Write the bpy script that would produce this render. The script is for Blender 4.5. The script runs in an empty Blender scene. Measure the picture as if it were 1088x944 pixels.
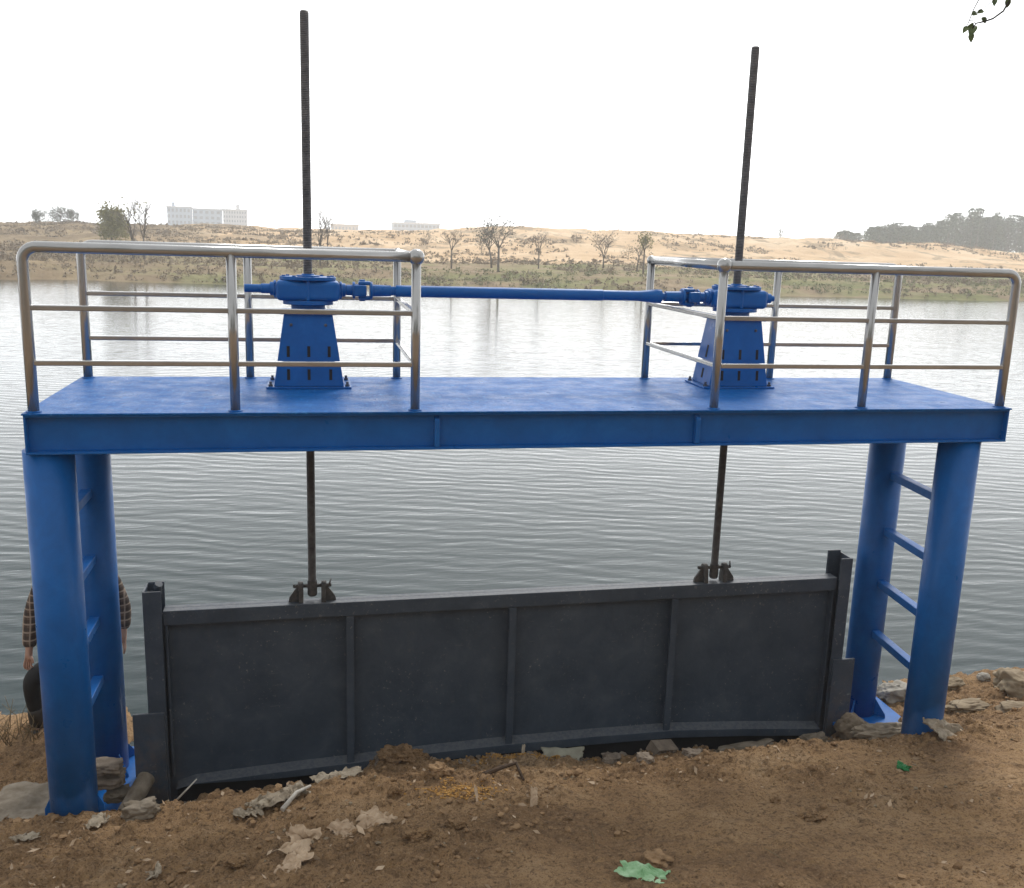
import bpy, bmesh, math, random
import numpy as np
from mathutils import Vector, Matrix, noise as mnoise
random.seed(7)
rng = np.random.default_rng(7)
SC = bpy.context.scene
COL = SC.collection
R = math.radians

# ------------------------------------------------------------------ camera
CAM = (1.75746, -6.15, 1.11822); YAW, PITCH, ROLL, FPX = .20823, -.21109, -.03152, 1004.07
PW, PH = 1088, 944
fw = Vector((math.sin(YAW)*math.cos(PITCH), math.cos(YAW)*math.cos(PITCH), math.sin(PITCH)))
rt = Vector((math.cos(YAW), -math.sin(YAW), 0)); dn = fw.cross(rt)
c_, s_ = math.cos(ROLL), math.sin(ROLL)
rt, dn = rt*c_ + dn*s_, dn*c_ - rt*s_
cam_d = bpy.data.cameras.new('camera'); cam = bpy.data.objects.new('camera', cam_d); COL.objects.link(cam)
m = Matrix((( rt.x, -dn.x, -fw.x, CAM[0]), (rt.y, -dn.y, -fw.y, CAM[1]), (rt.z, -dn.z, -fw.z, CAM[2]), (0, 0, 0, 1)))
cam.matrix_world = m
cam_d.sensor_width = 36; cam_d.lens = FPX/PW*36; cam_d.clip_start = .05; cam_d.clip_end = 5000
SC.camera = cam
CV = Vector(CAM)
def ray(px, py): return fw + rt*((px-PW/2)/FPX) + dn*((py-PH/2)/FPX)
def on_y(px, py, y):
    v = ray(px, py); return CV + v*((y-CV.y)/v.y)

# ------------------------------------------------------------------ noise
def _h(ix, iy, s):
    n = (ix.astype(np.int64)*374761393 + iy.astype(np.int64)*668265263 + s*974634777) & 0x7fffffff
    n = (n ^ (n >> 13))*1274126177 & 0x7fffffff
    n = (n ^ (n >> 15))*2246822519 & 0x7fffffff
    return ((n ^ (n >> 16)) & 0xffffff)/float(0xffffff)
def vn(x, y, s=0):
    x = np.asarray(x, float); y = np.asarray(y, float)
    ix = np.floor(x); iy = np.floor(y); fx = x-ix; fy = y-iy
    fx = fx*fx*fx*(fx*(fx*6-15)+10); fy = fy*fy*fy*(fy*(fy*6-15)+10)
    a = _h(ix, iy, s); b = _h(ix+1, iy, s); c = _h(ix, iy+1, s); d = _h(ix+1, iy+1, s)
    return (a+(b-a)*fx)*(1-fy)+(c+(d-c)*fx)*fy
def fbm(x, y, s=0, o=4, g=.5):
    t = 0; a = 1; w = 0
    for k in range(o):
        f = 2.03**k
        t = t + a*vn(x*f+k*17.3, y*f-k*9.1, s+k); w += a; a *= g
    return t/w
def sst(a, b, x):
    t = np.clip((x-a)/(b-a), 0, 1); return t*t*(3-2*t)
def clods(x, y, cell, s, dens=.6):
    """hemispherical lumps scattered on a jittered grid: height in units of one cell"""
    gx = x/cell; gy = y/cell; ix = np.floor(gx); iy = np.floor(gy)
    h = np.zeros_like(gx)
    for dx in (-1, 0, 1):
        for dy in (-1, 0, 1):
            jx = ix+dx; jy = iy+dy
            r = .18+.42*_h(jx, jy, s+3)**2
            px = jx+.2+.6*_h(jx, jy, s); py = jy+.2+.6*_h(jx, jy, s+1)
            e = .7+.6*_h(jx, jy, s+5)
            d2 = ((gx-px)*e)**2+((gy-py)/e)**2
            on = _h(jx, jy, s+2) < dens
            h = np.maximum(h, np.where(on, np.sqrt(np.clip(r*r-d2, 0, None)), 0))
    return h

# ------------------------------------------------------------------ materials
def mat(name):
    m = bpy.data.materials.new(name); m.use_nodes = True
    nt = m.node_tree; nt.nodes.clear()
    out = nt.nodes.new('ShaderNodeOutputMaterial'); b = nt.nodes.new('ShaderNodeBsdfPrincipled')
    nt.links.new(b.outputs[0], out.inputs[0])
    return m, nt, b
def N(nt, t, **kw):
    n = nt.nodes.new(t)
    for k, v in kw.items():
        if k.startswith('i_'):
            n.inputs[k[2:].replace('_', ' ')].default_value = v
        else: setattr(n, k, v)
    return n
def coords(nt, kind='Object', scale=(1, 1, 1), rot=(0, 0, 0)):
    mp = N(nt, 'ShaderNodeMapping'); mp.inputs['Scale'].default_value = scale; mp.inputs['Rotation'].default_value = rot
    if kind == 'Position':
        g = N(nt, 'ShaderNodeNewGeometry'); nt.links.new(g.outputs['Position'], mp.inputs[0])
    else:
        g = N(nt, 'ShaderNodeTexCoord'); nt.links.new(g.outputs[kind], mp.inputs[0])
    return mp.outputs[0]
def noise(nt, vec, scale, detail=4, rough=.55, dist=0):
    n = N(nt, 'ShaderNodeTexNoise'); nt.links.new(vec, n.inputs['Vector'])
    n.inputs['Scale'].default_value = scale; n.inputs['Detail'].default_value = detail
    n.inputs['Roughness'].default_value = rough; n.inputs['Distortion'].default_value = dist
    return n.outputs['Fac']
def ramp(nt, fac, stops):
    r = N(nt, 'ShaderNodeValToRGB'); nt.links.new(fac, r.inputs[0]); e = r.color_ramp.elements
    while len(e) < len(stops): e.new(.5)
    for el, (p, c) in zip(e, stops):
        el.position = p; el.color = (c[0], c[1], c[2], 1) if isinstance(c, tuple) else (c, c, c, 1)
    return r.outputs[0]
def mix(nt, fac, a, b):
    n = N(nt, 'ShaderNodeMix', data_type='RGBA')
    for sock, v in ((n.inputs[0], fac), (n.inputs[6], a), (n.inputs[7], b)):
        if isinstance(v, (int, float)): sock.default_value = v
        elif isinstance(v, tuple): sock.default_value = (*v, 1)
        else: nt.links.new(v, sock)
    return n.outputs[2]
def math_n(nt, op, a, b=None):
    n = N(nt, 'ShaderNodeMath', operation=op)
    for s, v in zip(n.inputs, (a, b)):
        if v is None: continue
        if isinstance(v, (int, float)): s.default_value = v
        else: nt.links.new(v, s)
    return n.outputs[0]
def bump(nt, b, h, strength=.3, dist=.01):
    n = N(nt, 'ShaderNodeBump'); n.inputs['Strength'].default_value = strength; n.inputs['Distance'].default_value = dist
    nt.links.new(h, n.inputs['Height']); nt.links.new(n.outputs[0], b.inputs['Normal']); return n
def simple(name, c1, c2, scale=8, rough=.7, metal=0, bstr=.2, bdist=.004, bscale=None, spec=None, detail=5):
    m, nt, b = mat(name); v = coords(nt, 'Position')
    f = noise(nt, v, scale, detail)
    nt.links.new(ramp(nt, f, [(.3, c1), (.7, c2)]), b.inputs['Base Color'])
    b.inputs['Roughness'].default_value = rough; b.inputs['Metallic'].default_value = metal
    if spec is not None: b.inputs['Specular IOR Level'].default_value = spec
    if bstr: bump(nt, b, noise(nt, v, bscale or scale*4, 5), bstr, bdist)
    return m
M = {}
# blue enamel
def blue_paint(name, top=False):
    m, nt, b = mat(name); v = coords(nt, 'Position')
    f = noise(nt, coords(nt, 'Position', (1, 2.2, 1)), 4.3, 9, .74, .4)
    c = ramp(nt, f, [(.25, (.002, .078, .275)), (.55, (.003, .104, .365)), (.8, (.006, .135, .430))])
    if top:   # scuffed dusty traffic marks on the deck
        s = noise(nt, coords(nt, 'Position', (1.4, 5, 1), (0, 0, .35)), 3.2, 10, .78, .9)
        c = mix(nt, ramp(nt, s, [(.52, 0.), (.68, .55)]), c, (.055, .22, .48))
        s2 = noise(nt, coords(nt, 'Position', (1, .32, 1)), 34, 5, .7); c = mix(nt, ramp(nt, s2, [(.56, 0.), (.68, .65)]), c, (.05, .25, .60)); c = mix(nt, ramp(nt, s2, [(.34, .6), (.44, 0.)]), c, (.002, .05, .20))
    else:
        s = noise(nt, v, 34, 3, .6)
        c = mix(nt, ramp(nt, s, [(.70, 0.), (.77, .12)]), c, (.05, .09, .17))
    nt.links.new(c, b.inputs['Base Color'])
    nt.links.new(ramp(nt, noise(nt, v, 5, 5), [(.3, .26), (.7, .52)]), b.inputs['Roughness'])
    b.inputs['Specular IOR Level'].default_value = .13 if top else .28
    h = noise(nt, coords(nt, 'Position', (1, 1.6, 1)), 26 if top else 9, 6, .7)
    bump(nt, b, h, .6 if top else .18, .02 if top else .006)
    return m
M['blue'] = blue_paint('blue_enamel'); M['blue_deck'] = blue_paint('blue_deck_enamel', True)
# stainless
m, nt, b = mat('brushed_stainless'); v = coords(nt, 'Position')
nt.links.new(ramp(nt, noise(nt, v, 3, 4), [(.35, (.35, .348, .342)), (.65, (.43, .427, .42))]), b.inputs['Base Color'])
b.inputs['Metallic'].default_value = .70; b.inputs['Roughness'].default_value = .15
M['steel'] = m
# dark gate steel
m, nt, b = mat('dark_gate_steel'); v = coords(nt, 'Position')
f = noise(nt, v, 3.2, 8, .65, .3)
c = ramp(nt, f, [(.3, (.038, .054, .078)), (.55, (.058, .077, .105)), (.8, (.088, .110, .138))])
sp = noise(nt, v, 34, 5, .68)
c = mix(nt, math_n(nt, 'MULTIPLY', ramp(nt, sp, [(.605, 0.), (.655, .75)]), ramp(nt, noise(nt, v, 1.9, 5, .65), [(.47, .0), (.62, 1.)])), c, (.25, .255, .255))
dr = noise(nt, coords(nt, 'Position', (14, 14, .9)), 1.0, 5, .6)
c = mix(nt, ramp(nt, dr, [(.58, 0.), (.78, .35)]), c, (.07, .075, .08))
g = N(nt, 'ShaderNodeNewGeometry'); sx = N(nt, 'ShaderNodeSeparateXYZ'); nt.links.new(g.outputs['Position'], sx.inputs[0])
mud = math_n(nt, 'MULTIPLY', N(nt, 'ShaderNodeMapRange', i_From_Min=-2.55, i_From_Max=-3.25).outputs[0], 1.)
mr = mud.node.inputs[0].links[0].from_node; nt.links.new(sx.outputs['Z'], mr.inputs[0])
ex = math_n(nt, 'ABSOLUTE', math_n(nt, 'SUBTRACT', sx.outputs['X'], 3.42))
ex = N(nt, 'ShaderNodeMapRange', i_From_Min=2.75, i_From_Max=2.95).outputs[0] if False else ex
mr2 = N(nt, 'ShaderNodeMapRange'); mr2.inputs[1].default_value = 2.70; mr2.inputs[2].default_value = 3.0; nt.links.new(ex, mr2.inputs[0])
mudn = math_n(nt, 'MULTIPLY', math_n(nt, 'MULTIPLY', mud, mr2.outputs[0]), ramp(nt, noise(nt, v, 7, 6, .7), [(.38, 0.), (.62, 1.)]))
c = mix(nt, math_n(nt, 'MULTIPLY', mudn, .75), c, (.16, .115, .075))
gn = N(nt, 'ShaderNodeNewGeometry'); sn = N(nt, 'ShaderNodeSeparateXYZ'); nt.links.new(gn.outputs['True Normal'], sn.inputs[0])
upf = N(nt, 'ShaderNodeMapRange'); upf.inputs[1].default_value = .55; upf.inputs[2].default_value = .9; nt.links.new(sn.outputs['Z'], upf.inputs[0])
c = mix(nt, math_n(nt, 'MULTIPLY', upf.outputs[0], ramp(nt, noise(nt, v, 30, 6, .7), [(.40, .25), (.62, .7)])), c, (.17, .175, .18))   # dust and flecks lying on ledges
sc_ = noise(nt, coords(nt, 'Position', (1.2, 1, 9), (.0, .55, 0)), 5, 5, .65)
c = mix(nt, math_n(nt, 'MULTIPLY', ramp(nt, sc_, [(.66, 0.), (.70, .5)]), ramp(nt, noise(nt, v, 1.7, 3), [(.5, 0.), (.62, 1.)])), c, (.17, .18, .19))
blot = noise(nt, v, 15, 8, .75)
c = mix(nt, ramp(nt, blot, [(.60, 0.), (.70, .5)]), c, (.125, .130, .135))
nt.links.new(c, b.inputs['Base Color']); b.inputs['Roughness'].default_value = .55; b.inputs['Specular IOR Level'].default_value = .35
bump(nt, b, noise(nt, v, 26, 6, .6), .35, .006); M['gate'] = m
# threaded greasy rod
m, nt, b = mat('greased_screw_steel'); v = coords(nt, 'Position')
nt.links.new(ramp(nt, noise(nt, v, 18, 5), [(.3, (.070, .067, .066)), (.75, (.165, .155, .150))]), b.inputs['Base Color'])
b.inputs['Metallic'].default_value = .35; b.inputs['Roughness'].default_value = .45
w = N(nt, 'ShaderNodeTexWave', wave_type='BANDS', bands_direction='Z'); nt.links.new(v, w.inputs[0]); w.inputs['Scale'].default_value = 26
bump(nt, b, w.outputs['Fac'], .8, .006); M['rod'] = m
M['cast'] = simple('dark_cast_lug', (.035, .036, .038), (.11, .105, .10), 22, .7, .2, .5, .006)
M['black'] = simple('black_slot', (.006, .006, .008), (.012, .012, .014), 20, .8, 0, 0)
M['bolt'] = simple('dull_bolt', (.06, .07, .10), (.12, .13, .16), 40, .5, .6, 0)
# soil
m, nt, b = mat('brown_soil'); v = coords(nt, 'Position')
f = noise(nt, v, 1.1, 10, .66, .5)
c = ramp(nt, f, [(.30, (.215, .130, .070)), (.44, (.330, .206, .108)), (.56, (.410, .262, .138)), (.70, (.465, .325, .195))])
g1 = noise(nt, v, 11, 10, .76)
c = mix(nt, ramp(nt, g1, [(.50, .0), (.62, .60)]), c, (.135, .085, .050))
g3 = noise(nt, coords(nt, 'Position', (1, 2.6, 1), (0, 0, .2)), 3.4, 9, .74, .8)
c = mix(nt, ramp(nt, g3, [(.55, 0.), (.66, .55)]), c, (.44, .275, .125))
g4 = noise(nt, v, 38, 4, .7)
c = mix(nt, ramp(nt, g4, [(.35, .8), (.47, 0.)]), c, (.085, .052, .032))
c = mix(nt, ramp(nt, g4, [(.58, 0.), (.68, .55)]), c, (.46, .33, .20))
g2 = noise(nt, v, 95, 3, .6)
c = mix(nt, ramp(nt, g2, [(.34, .5), (.46, 0.)]), c, (.080, .048, .030))
c = mix(nt, ramp(nt, g2, [(.62, 0.), (.70, .5)]), c, (.48, .38, .26))
nt.links.new(c, b.inputs['Base Color']); b.inputs['Roughness'].default_value = .95; b.inputs['Specular IOR Level'].default_value = .15
h = math_n(nt, 'ADD', noise(nt, v, 36, 8, .75), math_n(nt, 'MULTIPLY', noise(nt, v, 120, 3, .6), .45))
bump(nt, b, h, 1.0, .030); M['soil'] = m
M['clod'] = simple('soil_clod', (.14, .085, .045), (.36, .235, .13), 14, .95, 0, .6, .006, 60, .15)
M['chips'] = simple('sawdust_chips', (.34, .17, .045), (.56, .34, .12), 60, .9, 0, 0, spec=.15)
M['concrete'] = simple('muddy_concrete', (.12, .095, .065), (.27, .23, .18), 9, .92, 0, .6, .01, 40, .2)
M['stone'] = simple('pale_limestone', (.16, .12, .078), (.31, .25, .17), 7, .9, 0, .6, .01, 30, .2)
M['palestone'] = simple('whitish_stone', (.20, .18, .15), (.37, .345, .30), 9, .9, 0, .5, .008, 40, .2)
M['brick'] = simple('broken_grey_brick', (.14, .11, .085), (.27, .22, .17), 12, .92, 0, .6, .008, 50, .2)
def cloth_mat(name, a, b2, scale=10, rough=.8):
    return simple(name, a, b2, scale, rough, 0, .35, .004, 70, .2)
M['paper'] = cloth_mat('dirty_buff_paper', (.36, .255, .165), (.56, .43, .30))
M['whitepaper'] = cloth_mat('pale_scrap', (.25, .205, .15), (.43, .37, .285))
M['sack'] = cloth_mat('grey_sack_cloth', (.20, .16, .115), (.37, .315, .24), 16, .95)
M['sackmud'] = cloth_mat('muddy_sack', (.13, .10, .07), (.25, .20, .145), 9, .95)
M['green'] = cloth_mat('green_wrapper', (.17, .34, .16), (.40, .58, .37), 12, .45)
M['dgreen'] = cloth_mat('dark_green_scrap', (.012, .13, .035), (.03, .22, .07), 20, .4)
M['board'] = cloth_mat('pale_board', (.26, .245, .19), (.40, .385, .30), 9, .85)
M['root'] = simple('dark_root', (.045, .028, .018), (.095, .06, .036), 30, .9, 0, .4, .004)
M['stick'] = simple('bleached_stick', (.38, .35, .30), (.55, .52, .46), 40, .8, 0, .2, .002)
M['drygrass'] = simple('dry_stem', (.13, .095, .055), (.26, .20, .12), 30, .9, 0, 0, spec=.1)
M['leaf'] = simple('young_leaf', (.055, .085, .028), (.13, .16, .06), 60, .5, 0, 0, spec=.3)
M['twig'] = simple('dark_twig', (.03, .026, .02), (.06, .05, .04), 60, .8, 0, 0, spec=.2)

# water
m, nt, b = mat('lake_water')
b.inputs['Base Color'].default_value = (.008, .024, .026, 1); b.inputs['Roughness'].default_value = .07
b.inputs['IOR'].default_value = 1.333; b.inputs['Specular IOR Level'].default_value = .5
wv = N(nt, 'ShaderNodeTexWave', wave_type='BANDS', bands_direction='Y', wave_profile='SIN')
nt.links.new(coords(nt, 'Position', (1, 1, 1), (0, 0, .30)), wv.inputs[0])
wv.inputs['Scale'].default_value = .90; wv.inputs['Distortion'].default_value = 9.; wv.inputs['Detail'].default_value = 3; wv.inputs['Detail Scale'].default_value = .55
n1 = noise(nt, coords(nt, 'Position', (.5, 2.0, 1), (0, 0, .24)), 1.2, 4, .55, .3)
n2 = noise(nt, coords(nt, 'Position', (1.0, 3.0, 1), (0, 0, .40)), 3.2, 3, .5, .2)
n3 = noise(nt, coords(nt, 'Position', (.30, .9, 1), (0, 0, .15)), .35, 3, .5, .2)
h = math_n(nt, 'ADD', math_n(nt, 'MULTIPLY', wv.outputs['Fac'], .20), math_n(nt, 'ADD', math_n(nt, 'MULTIPLY', n1, 1.0), math_n(nt, 'ADD', math_n(nt, 'MULTIPLY', n2, .24), math_n(nt, 'MULTIPLY', n3, .8))))
bump(nt, b, h, 1.0, .0155)
M['water'] = m

# far terrain: grass band by the shore, sand slope, brown scrub; chosen by where it lies
m, nt, b = mat('far_bank_soil'); v = coords(nt, 'Position')
g = N(nt, 'ShaderNodeNewGeometry'); sx = N(nt, 'ShaderNodeSeparateXYZ'); nt.links.new(g.outputs['Position'], sx.inputs[0])
sand = ramp(nt, noise(nt, v, .08, 6, .6), [(.3, (.58, .40, .23)), (.55, (.72, .53, .34)), (.75, (.80, .66, .48))])
scrubf = noise(nt, coords(nt, 'Position', (1, .55, 1)), .16, 7, .68, .6)
brown = ramp(nt, noise(nt, v, .5, 6, .65), [(.3, (.24, .18, .115)), (.7, (.40, .305, .20))])
sand = mix(nt, ramp(nt, scrubf, [(.53, 0.), (.60, .75)]), sand, brown)
green = ramp(nt, noise(nt, v, .22, 6, .65), [(.32, (.19, .195, .09)), (.5, (.26, .25, .12)), (.72, (.35, .29, .17))])
low = ramp(nt, noise(nt, coords(nt, 'Position', (.35, 1, 1)), .30, 6, .6), [(.42, 0.), (.58, 1.)])
band = mix(nt, low, green, brown)
edge = math_n(nt, 'ADD', sx.outputs['Y'], math_n(nt, 'MULTIPLY', noise(nt, v, .05, 5, .6), 26.))
em = N(nt, 'ShaderNodeMapRange'); em.inputs[1].default_value = 116; em.inputs[2].default_value = 124; nt.links.new(edge, em.inputs[0])
c = mix(nt, em.outputs[0], band, sand)
xe = math_n(nt, 'ADD', sx.outputs['X'], math_n(nt, 'MULTIPLY', noise(nt, v, .06, 5, .6), 40.))
xm = N(nt, 'ShaderNodeMapRange'); xm.inputs[1].default_value = 14; xm.inputs[2].default_value = -2; nt.links.new(xe, xm.inputs[0])
heath = ramp(nt, noise(nt, coords(nt, 'Position', (1, .5, 1)), .2, 7, .7, .5), [(.34, (.19, .14, .085)), (.52, (.28, .21, .13)), (.66, (.37, .28, .17)), (.72, (.70, .52, .33))])
c = mix(nt, xm.outputs[0], c, heath)
nt.links.new(c, b.inputs['Base Color']); b.inputs['Roughness'].default_value = 1; b.inputs['Specular IOR Level'].default_value = .05
bump(nt, b, noise(nt, v, .9, 7, .7), .8, .35); M['far'] = m
def foliage(name, a, b2, s=.6):
    m, nt, b = mat(name); v = coords(nt, 'Position')
    nt.links.new(ramp(nt, noise(nt, v, s, 4), [(.3, a), (.7, b2)]), b.inputs['Base Color'])
    b.inputs['Roughness'].default_value = .85; b.inputs['Specular IOR Level'].default_value = .15; return m
M['wood'] = foliage('dark_evergreen', (.042, .078, .042), (.095, .145, .080))
M['scrub'] = foliage('brown_scrub', (.20, .158, .108), (.36, .29, .20))
M['gscrub'] = foliage('green_brown_scrub', (.19, .20, .10), (.31, .30, .165))
M['olive'] = foliage('olive_leaf', (.22, .21, .085), (.36, .335, .155))
M['greyleaf'] = foliage('grey_leaf', (.13, .145, .11), (.21, .225, .175))
M['bark'] = foliage('grey_bark', (.13, .11, .09), (.23, .195, .16), 3)
M['bwhite'] = simple('white_render', (.62, .66, .70), (.72, .75, .78), .2, .8, 0, 0)
M['bblue'] = simple('pale_blue_cladding', (.42, .54, .66), (.50, .61, .72), .2, .7, 0, 0)
M['bgrey'] = simple('grey_roof', (.16, .18, .20), (.24, .26, .28), .3, .8, 0, 0)
M['bglass'] = simple('window_glass', (.22, .28, .34), (.32, .38, .44), .4, .25, 0, 0)
M['bcream'] = simple('cream_wall', (.52, .48, .42), (.62, .58, .52), .3, .85, 0, 0)

# ------------------------------------------------------------------ builders
def tag(o, label=None, cat=None, group=None, kind=None):
    if label: o['label'] = label
    if cat: o['category'] = cat
    if group: o['group'] = group
    if kind: o['kind'] = kind
    return o
def empty(name, loc=(0, 0, 0), rz=0):
    o = bpy.data.objects.new(name, None); COL.objects.link(o); o.location = loc; o.rotation_euler = (0, 0, rz); o.empty_display_size = .2
    return o
def link(name, me, mtl, parent=None):
    o = bpy.data.objects.new(name, me); COL.objects.link(o)
    if mtl is not None and not me.materials: me.materials.append(mtl)
    if parent is not None: o.parent = parent
    return o
class MB:
    def __init__(s): s.b = bmesh.new()
    def box(s, x0, x1, y0, y1, z0, z1, rot=None, piv=None):
        r = bmesh.ops.create_cube(s.b, size=1)['verts']
        for v in r: v.co = Vector(((x0+x1)/2+v.co.x*(x1-x0), (y0+y1)/2+v.co.y*(y1-y0), (z0+z1)/2+v.co.z*(z1-z0)))
        if rot is not None: bmesh.ops.rotate(s.b, verts=r, cent=piv or Vector(((x0+x1)/2, (y0+y1)/2, (z0+z1)/2)), matrix=rot)
        return s
    def tube(s, pts, rad, n=16, cap=True):
        """round bar through points; rad one number or one per point"""
        pts = [Vector(p) for p in pts]; rad = rad if isinstance(rad, (list, tuple)) else [rad]*len(pts)
        rings = []; prev = None
        for i, p in enumerate(pts):
            d = (pts[min(i+1, len(pts)-1)]-pts[max(i-1, 0)]).normalized()
            if prev is None:
                u = d.cross(Vector((0, 0, 1))); u = u if u.length > .05 else d.cross(Vector((0, 1, 0)))
            else: u = prev-d*prev.dot(d)
            u.normalize(); w = d.cross(u); prev = u
            rings.append([s.b.verts.new(p+(u*math.cos(a)+w*math.sin(a))*rad[i]) for a in [2*math.pi*k/n for k in range(n)]])
        for A, B in zip(rings, rings[1:]):
            for k in range(n): s.b.faces.new((A[k], A[(k+1) % n], B[(k+1) % n], B[k])).smooth = True
        if cap:
            s.b.faces.new(list(reversed(rings[0]))); s.b.faces.new(rings[-1])
        return s
    def lathe(s, o, axis, prof, n=28):
        """prof: (distance along axis, radius) from o"""
        o = Vector(o); d = Vector(axis).normalized(); u = d.orthogonal().normalized(); w = d.cross(u); rings = []
        for t, r in prof: rings.append([s.b.verts.new(o+d*t+(u*math.cos(a)+w*math.sin(a))*max(r, 1e-4)) for a in [2*math.pi*k/n for k in range(n)]])
        for A, B in zip(rings, rings[1:]):
            for k in range(n): s.b.faces.new((A[k], A[(k+1) % n], B[(k+1) % n], B[k]))
        s.b.faces.new(list(reversed(rings[0]))); s.b.faces.new(rings[-1]); return s
    def sphere(s, c, r, n=2):
        q = bmesh.ops.create_icosphere(s.b, subdivisions=n, radius=1)['verts']
        r = r if isinstance(r, (tuple, list)) else (r, r, r)
        for v in q: v.co = Vector(c)+Vector((v.co.x*r[0], v.co.y*r[1], v.co.z*r[2]))
        for v in q:
            for f in v.link_faces: f.smooth = True
        return s
    def prism(s, poly, dvec):
        """flat polygon (3-D points) pushed along dvec"""
        a = [s.b.verts.new(Vector(p)) for p in poly]; bb = [s.b.verts.new(Vector(p)+Vector(dvec)) for p in poly]; n = len(a)
        s.b.faces.new(list(reversed(a))); s.b.faces.new(bb)
        for k in range(n): s.b.faces.new((a[k], a[(k+1) % n], bb[(k+1) % n], bb[k]))
        return s
    def frustum(s, z0, x0, y0, z1, x1, y1, c=(0, 0)):
        a = [s.b.verts.new((c[0]+i*x0, c[1]+j*y0, z0)) for i, j in ((-1, -1), (1, -1), (1, 1), (-1, 1))]
        q = [s.b.verts.new((c[0]+i*x1, c[1]+j*y1, z1)) for i, j in ((-1, -1), (1, -1), (1, 1), (-1, 1))]
        s.b.faces.new(list(reversed(a))); s.b.faces.new(q)
        for k in range(4): s.b.faces.new((a[k], a[(k+1) % 4], q[(k+1) % 4], q[k]))
        return s
    def build(s, name, mtl, parent=None, bevel=0, seg=2):
        bmesh.ops.recalc_face_normals(s.b, faces=s.b.faces)
        me = bpy.data.meshes.new(name); s.b.to_mesh(me); s.b.free()
        o = link(name, me, mtl, parent)
        if bevel:
            md = o.modifiers.new('bevel', 'BEVEL'); md.width = bevel; md.segments = seg; md.limit_method = 'ANGLE'; md.angle_limit = R(35)
        return o
def grid_mesh(name, X, Y, Z):
    ny, nx = Z.shape
    co = np.empty((ny*nx, 3), np.float32); xx, yy = (X, Y) if X.ndim == 2 else np.meshgrid(X, Y)
    co[:, 0] = xx.ravel(); co[:, 1] = yy.ravel(); co[:, 2] = Z.ravel()
    i = np.arange(ny*nx).reshape(ny, nx)
    q = np.stack([i[:-1, :-1], i[:-1, 1:], i[1:, 1:], i[1:, :-1]], -1).reshape(-1, 4)
    return poly_mesh(name, co, q, True)
def poly_mesh(name, co, q, smooth=False):
    me = bpy.data.meshes.new(name); k = q.shape[1]
    me.vertices.add(len(co)); me.vertices.foreach_set('co', np.asarray(co, np.float32).ravel())
    me.loops.add(q.size); me.loops.foreach_set('vertex_index', q.astype(np.int32).ravel())
    me.polygons.add(len(q)); me.polygons.foreach_set('loop_start', np.arange(0, q.size, k, dtype=np.int32))
    me.polygons.foreach_set('use_smooth', np.full(len(q), smooth)); me.update(calc_edges=True); me.validate()
    return me
def flakes(name, P, size, mtl, parent=None, flat=.0, aspect=.6):
    """many small leaf-shaped faces at points P (n,3)"""
    n = len(P); P = np.asarray(P, float)
    a = rng.normal(size=(n, 3)); a[:, 2] *= (1-flat); a /= np.linalg.norm(a, axis=1)[:, None]
    b = rng.normal(size=(n, 3)); b -= a*(a*b).sum(1)[:, None]; b /= np.linalg.norm(b, axis=1)[:, None]
    s = (np.asarray(size)*(.6+.8*rng.random(n)))[:, None]
    co = np.stack([P-a*s, P-b*s*aspect*.8, P+a*s, P+b*s*aspect], 1).reshape(-1, 3)
    return link(name, poly_mesh(name, co, np.arange(4*n).reshape(n, 4)), mtl, parent)

# ------------------------------------------------------------------ near ground
EX = np.array([-9, .2, .6, 1.0, 1.46, 1.78, 2.04, 2.225, 2.41, 2.6, 2.8, 3.1, 3.41, 3.73, 4.06, 4.56, 4.9, 5.42, 5.95, 6.2, 6.7, 12])
EZ = np.array([-3.12, -3.12, -3.155, -3.155, -3.15, -3.12, -3.08, -2.93, -2.90, -2.965, -3.02, -3.01, -2.985, -3.05, -3.135, -3.095, -3.115, -3.12, -3.085, -3.06, -3.12, -3.10])
def ground_base(x, y):
    z = -2.72 + .20*np.clip(-y-.15, 0, 2.2) + .42*np.clip(-y-2.35, 0, 4.2)        # the bank climbs to where one stands
    dn_ = (np.interp(x, EX, EZ)+2.72)*np.clip((y+.02)/.72, 0, 1.06)
    z = z + dn_
    z = z - .035*np.clip(y-.80, 0, 1.) - .45*np.clip(y-2.02+.45*sst(5., 7., x), 0, 3.)
    z = z + .09*sst(5.6, 6.9, x)*sst(1.2, -.2, y) - .07*sst(.9, .1, x)*sst(-.5, -.05, y)
    z = z + .24*sst(.35, -.15, x)*sst(.45, 1.15, y) + .07*sst(6.9, 7.6, x)*sst(.3, .9, y)
    z = z + .10*sst(7.2, 8.6, x)*sst(2.2, 1.2, y)*sst(-.2, .6, y)
    z = z + .09*np.exp(-((x-.09)/.32)**2-((y-.05)/.22)**2)
    return z
def pit_edge(x): return .76+.05*(fbm(x*3.1, x*0+5, 3)-.5)*2+.05*(vn(x*9, x*0+2, 8)-.5)
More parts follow.
